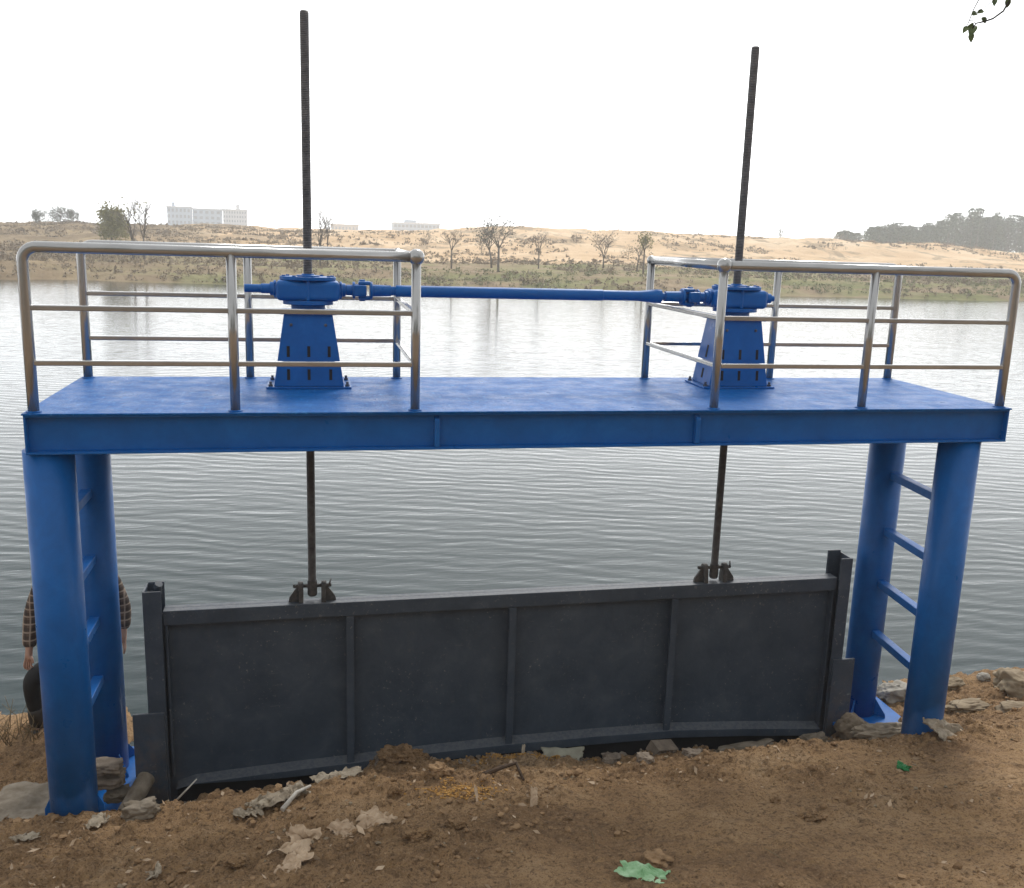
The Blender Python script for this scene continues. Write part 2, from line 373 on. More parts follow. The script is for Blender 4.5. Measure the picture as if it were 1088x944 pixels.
def ground_h(x, y, detail=True):
    x = np.asarray(x, float); y = np.asarray(y, float)
    z = ground_base(x, y)
    if detail:
        near = sst(9, 4, np.abs(x-3.4))*sst(-6, -3.5, y)+.25
        z = z + (fbm(x*1.6, y*2.0, 11, 4)-.5)*.11*near
        z = z + (fbm(x*7, y*8, 21, 4, .55)-.5)*.050
        rough = sst(.44, .62, fbm(x*.9+3, y*1.3, 31, 3)+.20*sst(-.9, .2, y)+.10*sst(4.5, 1.0, x))
        z = z + clods(x+.03*fbm(x*20, y*20, 4, 2), y+.03*fbm(x*20+5, y*20, 6, 2), .17, 40, .42)*.095*rough
        z = z + clods(x+.02*fbm(x*30, y*30, 5, 2), y, .075, 50, .5)*.055*(.2+.8*rough)
        z = z + clods(x, y, .034, 60, .5)*.016*(.3+.7*rough)
        z = z + np.abs(fbm(x*22, y*26, 71, 4)-.5)*.045*(.35+rough)
    inside = sst(.30, .44, x)*sst(6.66, 6.50, x)
    e = pit_edge(x)
    pit = sst(e, e+.16, y)*inside
    z = z*(1-pit)+(-3.62)*pit
    return z
def g_at(px, py, zoff=0):
    """where the line of sight of a photo point meets the bare ground"""
    v = ray(px, py); t = 3.2
    while t < 16:
        p = CV+v*t
        if p.z < float(ground_h(p.x, p.y, False))+zoff: break
        t += .01
    p = CV+v*t
    if p.y > .69 and .35 < p.x < 6.6: p = on_y(px, py, .68)
    return p
def grow(a, b, s0, k):
    out = [a]; s = s0; sg = 1 if b > a else -1
    while (b-out[-1])*sg > 0: out.append(out[-1]+sg*s); s *= k
    return out
X = np.array(list(reversed(grow(-1.3, -70, .016, 1.13)))[:-1]+list(np.arange(-1.3, 9.4, .0135))+grow(9.4, 75, .016, 1.13))
Y = np.array(list(reversed(grow(-2.4, -40, .014, 1.12)))[:-1]+list(np.arange(-2.4, 1.25, .0115))+grow(1.25, 9, .014, 1.10))
XX, YY = np.meshgrid(X, Y)
g = link('ground', grid_mesh('ground', XX, YY, ground_h(XX, YY)), M['soil']); tag(g, kind='structure')

# ------------------------------------------------------------------ water and far bank
WZ = -3.20
mb = MB(); bm = mb.b
vs = [bm.verts.new(p) for p in ((-420, 1.28, WZ), (560, 1.28, WZ), (560, 120, WZ), (-420, 120, WZ))]; bm.faces.new(vs)
tag(mb.build('lake_water', M['water']), kind='structure')
def shore(x): return 79+5.0*(fbm(x*.035, x*0, 5, 3)-.5)*2+1.6*(vn(x*.22, x*0, 9)-.5)
def far_h(x, y):
    x = np.asarray(x, float); y = np.asarray(y, float)
    t = y-shore(x)
    top = 1.55+.0205*np.clip(x+38, -40, 95)-.014*np.clip(x-72, 0, 110)
    z = np.where(t < 0, WZ+.12*t, WZ+.55*sst(0, 2.2, t)*1.0+.62*sst(3, 7, t)+.020*np.clip(t, 0, 24))
    zb = -1.57
    rise = sst(20, 112, t)
    z = z + (top-zb)*rise
    z = z + (fbm(x*.045, y*.05, 15, 4)-.5)*3.0*sst(22, 75, t)*sst(420, 200, t)
    z = z + (fbm(x*.20, y*.26, 25, 4)-.5)*.9*sst(1, 25, t)*sst(400, 250, t)
    return np.maximum(z, WZ-2.5)
fx = np.array(list(reversed(grow(-70, -420, .8, 1.06)))[:-1]+list(np.arange(-70, 180, .6))+grow(180, 560, .8, 1.06))
fy = np.array(list(np.arange(66, 200, .6))+grow(200, 760, .7, 1.05))
FX, FY = np.meshgrid(fx, fy)
tag(link('far_bank', grid_mesh('far_bank', FX, FY, far_h(FX, FY)), M['far']), kind='structure')
def far_pt(px, y, dz=0):
    """ground point of the far bank at depth y, on the bearing of photo column px"""
    v = ray(px, 262); t = (y-CV.y)/v.y; x = CV.x+v.x*t
    return Vector((x, y, float(far_h(np.array([x]), np.array([y]))[0])+dz))

# scrub and dry grass on the far bank
def scatter(n, x0, x1, t0, t1, s, thr, size, per, mtl, name, label, cat, hmul=1., flat=.0):
    x = rng.uniform(x0, x1, n*6); t = t0+(t1-t0)*rng.random(n*6)**1.2; y = shore(x)+t
    k = fbm(x*.06, y*.075, s, 4) > thr
    x = x[k][:n]; y = y[k][:n]; z = far_h(x, y)
    r = size*(.5+rng.random(len(x))**2*1.3)
    o = rng.normal(size=(len(x), per, 3)); o /= np.linalg.norm(o, axis=2)[..., None]; o *= rng.random((len(x), per, 1))**.4
    o[..., 2] = np.abs(o[..., 2])*hmul
    P = np.stack([x, y, z], 1)[:, None, :]+o*r[:, None, None]
    f = flakes(name, P.reshape(-1, 3), np.repeat(r*.34, per), mtl, None, flat)
    return tag(f, label, cat, kind='stuff')
scatter(7000, -60, 150, 0.4, 27, 61, .36, .27, 10, M['scrub'], 'dry_grass', 'brown dry grass along the far shoreline', 'dry grass', 1.2)
scatter(4200, -5, 150, 1, 34, 73, .45, .24, 10, M['gscrub'], 'green_undergrowth', 'olive green undergrowth on the far bank above the shoreline', 'undergrowth', 1.0)
scatter(3400, -5, 170, 24, 112, 87, .52, .40, 10, M['scrub'], 'sand_scrub', 'dark brown scrub dotting the orange sand slope', 'scrub', .8)
scatter(6000, -70, 6, 8, 112, 91, .40, .36, 10, M['scrub'], 'heath_scrub', 'brown heath scrub covering the bank at left behind the railing', 'scrub', .8)

# far trees --------------------------------------------------------
def branchy(mb, p, d, L, r, depth, spread, tips):
    n = 3; pts = [Vector(p)]; dd = Vector(d).normalized()
    for k in range(n):
        dd = (dd+Vector((random.gauss(0, .13), random.gauss(0, .13), .06))).normalized(); pts.append(pts[-1]+dd*L/n)
    mb.tube(pts, [r*(1-.45*k/n) for k in range(n+1)], 6 if r > .05 else 4)
    tips.append(pts[-1])
    if depth == 0: return
    for k in range(random.choice((3, 3, 4))):
        a = random.uniform(0, 2*math.pi); up = random.uniform(.35, 1.)
        q = pts[random.choice((1, 2, 3, 3))]
        nd = (dd*up+Vector((math.cos(a), math.sin(a), random.uniform(-.05, .4)))*spread).normalized()
        branchy(mb, q, nd, L*random.uniform(.52, .78), r*.55, depth-1, spread, tips)
def far_tree(name, loc, h, label, leaf=None, density=0, trunk_frac=.35, spread=.8, crown=None, group=None, cat='tree', r=None, seed=0, lean=0):
    random.seed(seed)
    root = empty(name, loc); tag(root, label, cat, group)
    mb = MB(); r = r or h*.020; tips = []
    top = Vector((lean*h*.3, 0, h*trunk_frac))
    mb.tube([(0, 0, -.3), (lean*h*.1, 0, h*trunk_frac*.5), top], [r*1.25, r*1.05, r*.85], 7)
    mb.build('trunk', M['bark'], root)
    mb = MB()
    for k in range(4):
        a = 2*math.pi*k/4+random.uniform(-.6, .6)
        branchy(mb, top-Vector((0, 0, .1)), (math.cos(a)*spread*.55, math.sin(a)*spread*.55, 1), h*(1-trunk_frac)*.46, r*.62, 3 if not leaf or density < 300 else 2, spread, tips)
    mb.build('limbs', M['bark'], root)
    if leaf:
        P = []
        for k in range(density):
            t = random.choice(tips); s = h*.075
            P.append(t+Vector((random.gauss(0, s), random.gauss(0, s), random.gauss(0, s*.9))))
        P = [(p.x, p.y, max(p.z, h*.08)) for p in P]
        flakes('crown', P, h*.022, leaf, root)
    return root
def far_bush_tree(name, loc, h, w, label, leaf, n, seed=0, cat='tree', shape=1., group=None, bare=.12):
    """dense tree: tapered trunk and a crown of leaf faces in uneven clumps"""
    random.seed(seed); root = empty(name, loc); tag(root, label, cat, group)
    MB().tube([(0, 0, -.3), (0, 0, h*.3), (.02*h, 0, h*.75)], [h*.03, h*.024, h*.008], 7).build('trunk', M['bark'], root)
    cl = []
    for k in range(16):
        z = random.uniform(bare+.08, .95); a = random.uniform(0, 2*math.pi); rr = w*.5*math.sqrt(max(.02, 1-abs(z-.45)**2/.32))*random.uniform(.2, .9)*shape
        cl.append((math.cos(a)*rr, math.sin(a)*rr, z*h, random.uniform(.10, .2)*w+.03*h))
    P = []
    for k in range(n):
        x, y, z, s = random.choice(cl); P.append((x+random.gauss(0, s*.6), y+random.gauss(0, s*.6), max(z+random.gauss(0, s*.75), h*bare)))
    flakes('crown', P, h*.020+.04, leaf, root)
    return root
BG = 'bare trees on the far bank'
far_bush_tree('leafy_tree', far_pt(119, 112), 4.6, 3.2, 'bushy olive tree on the far bank left of the bare trees', M['olive'], 5200, 3)
far_tree('bare_tree', far_pt(141, 92), 6.0, 'slim bare tree just right of the bushy olive tree', M['olive'], 60, .30, .55, seed=11, r=.10)
far_tree('bare_tree', far_pt(153, 92.5), 6.4, 'taller thin bare tree, farther from the bushy olive tree', None, 0, .32, .45, seed=12, r=.09)
far_tree('bare_tree', far_pt(340, 88), 5.6, 'thin pale bare tree right of the left screw rod', None, 0, .30, .35, seed=13, r=.07)
far_tree('bare_tree', far_pt(348, 90), 5.8, 'thin twin bare tree rising over the pale hall', None, 0, .36, .32, seed=14, r=.07)
far_tree('bare_tree', far_pt(480, 90), 4.4, 'small sparse bare tree alone on the sand slope right of the ball ended railing', None, 0, .42, .55, seed=15, r=.08)
far_tree('bare_tree', far_pt(523, 94), 5.0, 'dark many branched tree, left trunk of the pair at mid bank', M['greyleaf'], 160, .38, .85, seed=16, r=.10, lean=-.2)
far_tree('bare_tree', far_pt(530, 87), 5.6, 'dark many branched tree, right trunk of the pair at mid bank', M['greyleaf'], 120, .42, .75, seed=17, r=.11)
far_tree('bare_tree', far_pt(573, 96), 4.2, 'faint spindly tree between the dark pair and the middle of the drive shaft', None, 0, .40, .5, seed=18, r=.07)
far_tree('bare_tree', far_pt(642, 98), 4.6, 'brownish bare tree before the sand near the right end of the shaft', M['scrub'], 140, .25, .8, seed=19, r=.09)
far_tree('leafy_tree', far_pt(685, 89), 4.2, 'small round topped green tree above the inner railing corner', M['olive'], 520, .55, .55, seed=20, r=.09)
far_tree('bare_tree', far_pt(678, 95), 3.0, 'short thin leaning tree beside the small round topped tree', None, 0, .5, .5, seed=21, r=.08, lean=.2)
far_bush_tree('conifer_tree', far_pt(828, 195), 2.2, 1.4, 'lone small dark conifer on the crest left of the wood', M['wood'], 500, 22)
far_bush_tree('shrub_tree', far_pt(44, 170), 2.5, 3.6, 'grey rounded tree on the skyline at far left', M['greyleaf'], 2400, 23)
far_bush_tree('shrub_tree', far_pt(66, 172), 2.8, 4.6, 'wider grey tree on the skyline second from the left edge', M['greyleaf'], 2800, 24)
far_bush_tree('shrub_tree', far_pt(80, 174), 2.2, 2.4, 'small dark grey tree on the skyline nearest the olive tree', M['greyleaf'], 1600, 25)
for i, (px, yy, h, w) in enumerate(((858, 205, 2.2, 7), (872, 206, 2.6, 8), (886, 207, 2.8, 8))):
    far_bush_tree('pale_shrub', far_pt(px, yy), h, w, ['pale pinkish shrub on the crest nearest the lone conifer', 'pale pinkish shrub in the middle of the crest row', 'pale pinkish shrub touching the edge of the dark wood'][i], M['scrub'], 900, 30+i, 'shrub', 1., 'pale shrubs on the crest')
for i, px in enumerate((455, 512, 612, 668)):
    far_bush_tree('scrub_bush', far_pt(px, (150, 128, 140, 118)[i]), (1.4, 1.8, 1.5, 1.7)[i], (2.4, 3., 2.6, 2.4)[i], ['small dark bush on the sand behind the railing ball', 'dark bush on the sand slope behind the dark tree pair', 'dark bush on the upper sand in mid picture', 'dark bush on the sand left of the round topped tree'][i], M['scrub'], 420, 40+i, 'bush', 1., 'dark bushes on the sand')
# the dense wood at right: one mass
P = []; T = MB(); random.seed(77)
for k in range(190):
    px = 892+random.random()**.85*300; dd = random.uniform(232, 290)
    b0 = far_pt(px, dd); tall = sst(985, 1010, px)
    h = (4.9+4.0*tall+(px-892)*.003)*random.choice((.90, .97, 1.0, 1.05, 1.14))+.9
    if px < 915: h *= .72
    w = random.uniform(2.0, 3.4)
    T.tube([(b0.x, b0.y, b0.z-.3), (b0.x, b0.y, b0.z+h*.8)], [.16, .05], 5)
    nn = 700
    z = rng.random(nn)**.8; a = rng.random(nn)*2*np.pi
    rr = w*(np.sin(np.pi*np.clip(z*.74+.16, 0, 1))**.6)*np.sqrt(rng.random(nn))*(.7+.5*vn(z*6+k, a*1.1, k))
    P.append(np.stack([b0.x+rr*np.cos(a), b0.y+rr*np.sin(a), b0.z+.4+z*h], 1))
far_wood = T.build('far_wood', M['bark']); tag(far_wood, 'dense dark evergreen wood on the crest at right', 'wood', kind='stuff')
o = flakes('foliage', np.concatenate(P), .30, M['wood'], far_wood)

# far buildings ------------------------------------------------------
def building(name, px0, px1, y, h, label, wall, floors, bays, roof=None, drop=1., group=None, cat='building', winw=.55, tower=None):
    a = far_pt(px0, y); b2 = far_pt(px1, y); w = (b2-a).length; ang = math.atan2((b2-a).y, (b2-a).x)
    base = min(a.z, b2.z)-drop
    root = empty(name, (a.x, a.y, base), ang); tag(root, label, cat, group)
    d = min(14, w*.6)
    MB().box(0, w, 0, d, 0, h+drop).build('wall', wall, root)
    MB().box(-.4, w+.4, -.4, d+.4, h+drop, h+drop+.7).build('roof', roof or M['bgrey'], root)
    if tower: MB().box(w*tower[0], w*tower[1], d*.2, d*.6, h+drop+.7, h+drop+.7+tower[2]).build('stair_tower', wall, root)
    if floors:
        fh = h/floors; bw = w/bays
        for i in range(floors):
            for j in range(bays):
                wd = MB(); z0 = drop+i*fh+fh*.30; x0 = j*bw+bw*(1-winw)/2
                wd.box(x0, x0+bw*winw, -.12, .06, z0, z0+fh*.5); wd.build('window', M['bglass'], root)
    return root
BB = 'pale flats far behind the left railing'
building('apartment_building', 179, 204, 520, 12.0, 'pale blue apartment block at the left end of the far row', M['bblue'], 4, 6, M['bwhite'], 1.5, BB, tower=(.2, .3, 2.))
building('apartment_building', 206, 236, 525, 11.2, 'wide plain blue block in the middle of the far row', M['bblue'], 4, 5, M['bwhite'], 1.5, BB)
building('apartment_building', 238, 263, 522, 11.0, 'white apartment block with striped bays at the right end of the far row', M['bwhite'], 5, 9, M['bwhite'], 1.5, BB, winw=.45, tower=(.55, .7, 2.4))
building('exhibition_hall', 418, 467, 500, 5.2, 'long pale blue hall on the skyline above the railing ball', M['bblue'], 2, 12, M['bwhite'], 1.5, winw=.7, tower=(.25, .5, 1.4))
building('low_hall', 352, 381, 540, 4.4, 'low cream hall faint on the skyline right of the left screw rod', M['bcream'], 1, 8, M['bcream'], 1.5, winw=.5)
building('shed', 541, 556, 430, 1.7, 'small grey shed at the left of the roofs on the sand crest', M['bgrey'], 1, 3, M['bgrey'], 1., 'sheds on the sand crest', 'shed')
building('shed', 557, 592, 440, 1.3, 'long low grey shed on the sand crest', M['bgrey'], 1, 6, M['bblue'], 1., 'sheds on the sand crest', 'shed')

# ------------------------------------------------------------------ the hoist platform
L_, W_, HB = 6.906, 1.574, .261
plat = empty('hoist_platform', (0, 0, 0)); tag(plat, 'blue painted steel hoist platform on four round posts over the dark gate', 'platform')
MB().box(-.006, L_+.006, -.012, W_+.012, -.012, 0).build('deck_plate', M['blue_deck'], plat, .003)
def channel(mb, x0, x1, yo, yi):          # web set back from the flange tips; yo = flange tip, yi = web back
    s = 1 if yi > yo else -1
    mb.box(x0, x1, min(yo+s*.052, yi), max(yo+s*.052, yi), -HB+.014, -.026)
    for za, zb in ((-HB, -HB+.014), (-.026, -.0135)): mb.box(x0, x1, min(yo, yi), max(yo, yi), za, zb)
mb = MB(); channel(mb, 0, L_, 0, .062); mb.build('front_beam', M['blue'], plat, .003)
mb = MB(); channel(mb, 0, L_, W_, W_-.062); mb.build('rear_beam', M['blue'], plat, .003)
for xa in (0.0, L_-.012):
    MB().box(xa, xa+.012, .0625, W_-.0625, -HB+.002, -.0145).build('end_beam', M['blue'], plat, .003)
for xa in (.0, L_-.012):
    MB().box(xa, xa+.012, .003, .0515, -HB+.0145, -.0265).build('end_stiffener', M['blue'], plat, .002)
for xa in (1.35, 2.05, 3.4, 4.8, 5.5):
    MB().box(xa-.04, xa+.04, .063, W_-.063, -.20, -.0145).build('cross_beam', M['blue'], plat, .003)
for xa in (2.545, 4.40):                  # rounded lugs welded in the channel
    pr = [(xa-.017, .004, -HB+.016), (xa-.017, .051, -HB+.016), (xa-.017, .051, -.035), (xa-.017, .030, -.05)] + [(xa-.017, .022-.018*math.sin(t), -.075+.025*math.cos(t)) for t in (0, .5, 1., 1.57)]
    MB().prism(pr, (.034, 0, 0)).build('stiffener', M['blue'], plat, .004)
def post(x, y, zb):
    o = MB().tube([(x, y, zb), (x, y, -HB-.0005)], .152, 40).build('support_post', M['blue'], plat)
    for k in range(4):
        a = math.pi/4+math.pi/2*k; ca, sa = math.cos(a), math.sin(a); n = Vector((-sa, ca, 0))*.006
        P0 = Vector((x, y, 0))
        tri = [P0+Vector((ca*.148, sa*.148, zb+.001))-n, P0+Vector((ca*.255, sa*.255, zb+.001))-n, P0+Vector((ca*.25, sa*.25, zb+.03))-n, P0+Vector((ca*.148, sa*.148, zb+.17))-n]
        MB().prism(tri, n*2).build('gusset', M['blue'], o, .002)
    return o
PZ = -3.10
post(.088, .172, PZ); post(.09, 1.20, PZ); post(6.64, .172, PZ); post(6.715, 1.20, PZ)
MB().box(-.22, .40, -.12, 1.50, PZ-.03, PZ).build('base_plate', M['blue'], plat, .004)
MB().box(6.36, 7.06, -.12, 1.50, PZ-.03, PZ).build('base_plate', M['blue'], plat, .004)
# skirt gussets seen at the foot of the near left post
for sx in (-1, 1):
    MB().prism([(.088+sx*.150, .166, -2.70), (.088+sx*.150, .166, -3.0), (.088+sx*.192, .166, -3.0), (.088+sx*.192, .166, -2.79)], (0, .012, 0)).build('foot_gusset', M['blue'], plat, .002)
for z in (-.79, -1.30, -1.79, -2.27):
    for xf, xb in ((.088, .09), (6.64, 6.715)):
        a = Vector((xf, .172+.14, z)); b2 = Vector((xb, 1.20-.14, z)); ang = math.atan2(b2.x-a.x, b2.y-a.y)
        c = (a+b2)/2; Ln = (b2-a).length
        MB().box(c.x-.038, c.x+.038, c.y-Ln/2, c.y+Ln/2, z-.033, z+.033, Matrix.Rotation(-ang, 3, 'Z'), c).build('rung', M['blue'], plat, .006)

# railings: each a part of the platform, with posts, handrail and bars below it
def arc(c, r, a0, a1, u, w, n=7):
    c = Vector(c); return [c+Vector(u)*r*math.cos(a0+(a1-a0)*k/n)+Vector(w)*r*math.sin(a0+(a1-a0)*k/n) for k in range(n+1)]
RP, RH_, RB = .031, .0335, .0185
def railing(xin, xmid, xout, label):
    """U railing: open at the outer end, closed at the inner end by a cross rail"""
    rail = empty('guard_railing', (0, 0, 0)); rail.parent = plat; rail['label'] = label
    s = 1 if xout > xin else -1
    yf, yb = .05, W_-.052; rr = .085
    hz = 1.0
    for y in (yf, yb):
        pts = [(xin, y, hz)]+[(xout-s*rr+s*p.x, y, p.z) for p in arc((0, 0, hz-rr), rr, math.pi/2, 0, (1, 0, 0), (0, 0, 1))]
        pts += [(xout, y, .5), (xout, y, .002)]
        MB().tube(pts, RH_, 20).build('handrail', M['steel'], rail)
        for x in (xin, xmid):
            MB().tube([(x, y, .002), (x, y, hz-.01)], RP, 18).build('rail_post', M['steel'], rail)
        for x in (xin, xmid, xout):
            MB().lathe((x, y, .0015), (0, 0, 1), [(0, .046), (.004, .046), (.008, .034)], 18).build('weld_collar', M['blue_deck'], rail)
        for z in (.305, .64):
            MB().box(min(xin, xout), max(xin, xout), y-RB, y+RB, z-RB*.9, z+RB*.9).build('rail_bar', M['steel'], rail, .006)
    MB().tube([(xin, yf, hz), (xin, yb, hz)], RH_*.985, 20).build('handrail', M['steel'], rail)
    for z in (.305, .64):
        MB().box(xin-RB, xin+RB, yf+.01, yb-.01, z-RB*.88, z+RB*.88).build('rail_bar', M['steel'], rail, .006)
    MB().sphere((xin, yf, hz), .053, 3).build('ball_joint', M['steel'], rail)
    MB().sphere((xin, yb, hz), .040, 3).build('ball_joint', M['steel'], rail)
railing(2.40, 1.249, .052, 'stainless railing round the left hoist, open at its outer end')
railing(4.525, 5.685, L_-.06, 'stainless railing round the right hoist, open at its outer end')

# ------------------------------------------------------------------ hoist machines
HX = (1.707, 5.135); HY = 1.15
def hoist(x, label):
    t = empty('screw_hoist', (x, HY, 0)); tag(t, label, 'hoist', 'screw hoists on the blue platform')
    ped = MB().frustum(.016, .255, .185, .545, .176, .150).build('pedestal', M['blue'], t, .006)
    MB().box(-.31, .31, -.205, .205, .0015, .0155).build('foot_flange', M['blue'], ped, .003)
    MB().box(-.205, .205, -.172, .172, .5455, .566).build('top_plate', M['blue'], ped, .003)
    for sx in (-1, 1):
        for sy in (-1, 1):
            q = MB(); q.lathe((sx*.28, sy*.165, .016), (0, 0, 1), [(0, .017), (.014, .017), (.0145, .010), (.035, .010)], 6); q.build('anchor_bolt', M['bolt'], ped)
    for sy in (-1, 1):                    # slots on the front and back faces, following the taper
        for z0, z1, xs in ((.235, .315, (-.148, 0, .148)), (.065, .145, (-.148, 0, .158))):
            for xx in xs:
                ya = sy*(.185-(z0-.016)/.529*.035); yb = sy*(.185-(z1-.016)/.529*.035)
                e = sy*.0016; w = .011
                p = [(xx-w, ya+e, z0), (xx+w, ya+e, z0), (xx+w, yb+e, z1), (xx-w, yb+e, z1)]
                MB().prism(p, (0, -sy*.012, 0)).build('slot', M['black'], ped)
        for xx in (-.125, .125):
            MB().lathe((xx, sy*.1565, .47), (0, sy, 0), [(0, .012), (.006, .012), (.009, .007)], 8).build('bolt', M['bolt'], ped)
    for sx in (-1, 1):
        for z0, z1 in ((.235, .335), (.065, .145)):
            xa = sx*(.255-(z0-.016)/.529*.079); xb = sx*(.255-(z1-.016)/.529*.079); e = sx*.0016
            MB().prism([(xa+e, -.016, z0), (xa+e, .016, z0), (xb+e, .016, z1), (xb+e, -.016, z1)], (-sx*.014, 0, 0)).build('slot', M['black'], ped)
    gb = MB()
    gb.lathe((0, 0, .567), (0, 0, 1), [(0, .125), (.040, .125), (.045, .185), (.075, .185), (.076, .120), (.222, .120), (.224, .205), (.250, .205)], 44)
    for v in gb.b.verts: v.co.y *= .78
    gb = gb.build('gearbox', M['blue'], t, .004)
    MB().box(-.232, .232, -.128, .128, .641, .790).build('housing_block', M['blue'], gb, .038, 5)
    q = MB(); q.box(-.012, .012, -.1315, .1315, .6385, .7925); q.build('housing_flange', M['blue'], gb, .010, 3)
    for sx in (-1, 1):
        MB().lathe((sx*.2325, 0, .722), (sx, 0, 0), [(0, .062), (.016, .062), (.018, .050), (.044, .048)], 26).build('shaft_boss', M['blue'], gb, .003)
        for ya, za in ((-.07, .668), (-.07, .765), (.07, .668), (.07, .765)):
            MB().lathe((sx*.2325, ya, za), (sx, 0, 0), [(0, .012), (.009, .012)], 6).build('end_bolt', M['blue'], gb)
    q = MB()
    for k in range(8):
        a = 2*math.pi*k/8+.2; q.lathe((.180*math.cos(a), .135*math.sin(a), .817), (0, 0, 1), [(0, .014), (.009, .014)], 6)
    q.build('cover_bolts', M['blue'], gb)
    MB().lathe((0, 0, .8165), (0, 0, 1), [(0, .085), (.010, .085), (.012, .046), (.020, .046)], 24).build('nut_collar', M['blue'], gb, .003)
    return t
hl = hoist(HX[0], 'left blue screw hoist with free input shaft stub, beside the open platform end with near ladder')
hl['label'] = 'blue screw hoist inside the left railing, with a bare shaft stub pointing left'
hr = hoist(HX[1], 'blue screw hoist inside the right railing, where the long shaft ends')
MB().lathe((-.46, 0, .722), (1, 0, 0), [(0, .030), (.12, .030), (.121, .036), (.216, .036)], 20).build('input_shaft', M['blue'], hl, .003)
MB().lathe((.276, 0, .722), (1, 0, 0), [(0, .040), (.03, .040), (.032, .024), (.06, .024)], 20).build('input_shaft', M['blue'], hr, .003)
MB().lathe((.276, 0, .722), (1, 0, 0), [(0, .034), (.03, .034)], 20).build('input_shaft', M['blue'], hl)
MB().lathe((-.31, 0, .722), (1, 0, 0), [(0, .034), (.034, .034)], 20).build('input_shaft', M['blue'], hr)

# drive shaft with its two universal joints
ds = empty('drive_shaft', (HX[0]+.29, HY, .722)); tag(ds, 'long blue drive shaft with universal joints linking the two hoists', 'drive shaft')
Ls = HX[1]-HX[0]-.58
MB().lathe((.30, 0, 0), (1, 0, 0), [(0, .034), (.06, .034), (.062, .044), (Ls-1.15, .044), (Ls-1.148, .040), (Ls-.66, .040), (Ls-.655, .030), (Ls-.36, .030)], 26).build('shaft_tube', M['blue'], ds, .002)
def ujoint(x, flip):
    s = -1 if flip else 1
    j = MB().lathe((x, 0, 0), (s, 0, 0), [(0, .040), (.045, .040), (.048, .064), (.066, .064)], 22).build('universal_joint', M['blue'], ds, .003)
    q = MB()
    for sy in (-1, 1): q.box(min(x+s*.055, x+s*.150), max(x+s*.055, x+s*.150), sy*.054-.014, sy*.054+.014, -.042, .042)
    for sz in (-1, 1): q.box(min(x+s*.090, x+s*.185), max(x+s*.090, x+s*.185), -.042, .042, sz*.054-.014, sz*.054+.014)
    q.build('yoke', M['blue'], j, .010)
    q = MB(); q.tube([(x+s*.12, -.080, 0), (x+s*.12, .080, 0)], .022, 12); q.tube([(x+s*.12, 0, -.080), (x+s*.12, 0, .080)], .0222, 12); q.build('cross_pin', M['blue'], j)
    return MB().lathe((x+s*.175, 0, 0), (s, 0, 0), [(0, .066), (.020, .066), (.024, .045), (.16, .042)], 22).build('joint_sleeve', M['blue'], j, .003)
ujoint(-.01, False); ujoint(Ls+.01, True)
MB().lathe((Ls-.66, 0, 0), (1, 0, 0), [(0, .030), (.05, .034), (.26, .056), (.30, .056)], 22).build('cone_sleeve', M['blue'], ds, .002)

# screw rods
for x, zt, lab in ((HX[0], 2.66, 'tall dark threaded rod rising through the left hoist'), (HX[1], 2.655, 'tall dark threaded rod rising through the right hoist')):
    zb = -1.70
    t = empty('screw_rod', (x, HY, zb)); tag(t, lab, 'screw rod', 'threaded gate rods')
    MB().lathe((0, 0, .10), (0, 0, 1), [(0, .0315), (zt-zb-.112, .0315), (zt-zb-.10, .026)], 24).build('threaded_rod', M['rod'], t)
    e = MB().lathe((0, 0, -.0), (0, 0, 1), [(0, .030), (.012, .038), (.125, .038), (.13, .033)], 20).build('rod_eye', M['cast'], t, .002)

# ------------------------------------------------------------------ gate
GY = 1.07
gt = empty('sluice_gate', (3.4, GY+.05, -3.3)); gt_off = Vector((-3.4, -(GY+.05), 3.3)); tag(gt, 'dark steel sluice gate leaf of four panels under the platform', 'gate')
def gl(o): o.location = gt_off; return o
XL, XR = .578, 6.285
def zt_(x): return -1.747+(x-.58)/5.7*.026
mb = MB(); mb.prism([(XL-.10, GY+.075, zt_(XL)-.05), (XR+.09, GY+.075, zt_(XR)-.05), (XR+.09, GY+.075, -3.60), (XL-.10, GY+.075, -3.60)], (0, .012, 0)); gl(mb.build('skin_plate', M['gate'], gt))
mb = MB(); mb.prism([(XL, GY, zt_(XL)), (XR, GY, zt_(XR)), (XR, GY, zt_(XR)-.118), (XL, GY, zt_(XL)-.118)], (0, .074, 0))
mb.prism([(XL, GY+.0745, zt_(XL)-.0005), (XR, GY+.0745, zt_(XR)-.0005), (XR, GY+.0745, zt_(XR)-.045), (XL, GY+.0745, zt_(XL)-.045)], (0, .055, 0)); gl(mb.build('top_beam', M['gate'], gt, .005))
cx_ = [.62, .76, 1.4, 2.02, 2.7, 3.37, 4.1, 4.83, 5.5, 6.0, 6.26]; cz_ = [-3.235, -3.19, -3.150, -3.12, -3.085, -3.062, -3.052, -3.052, -3.090, -3.128, -3.150]; th = [.02, .035, .085, .10, .105, .110, .105, .10, .10, .10, .10]
mb = MB(); bm = mb.b
fr = []
for x, z, t in zip(cx_, cz_, th): fr.append([bm.verts.new((x, GY+.074, z)), bm.verts.new((x, GY-.02, z-.03)), bm.verts.new((x, GY-.02, z-t)), bm.verts.new((x, GY+.074, z-t))])
for A, B in zip(fr, fr[1:]):
    for k in range(4): bm.faces.new((A[k], B[k], B[(k+1) % 4], A[(k+1) % 4]))
bm.faces.new(fr[0]); bm.faces.new(list(reversed(fr[-1]))); gl(mb.build('bottom_beam', M['gate'], gt, .004))
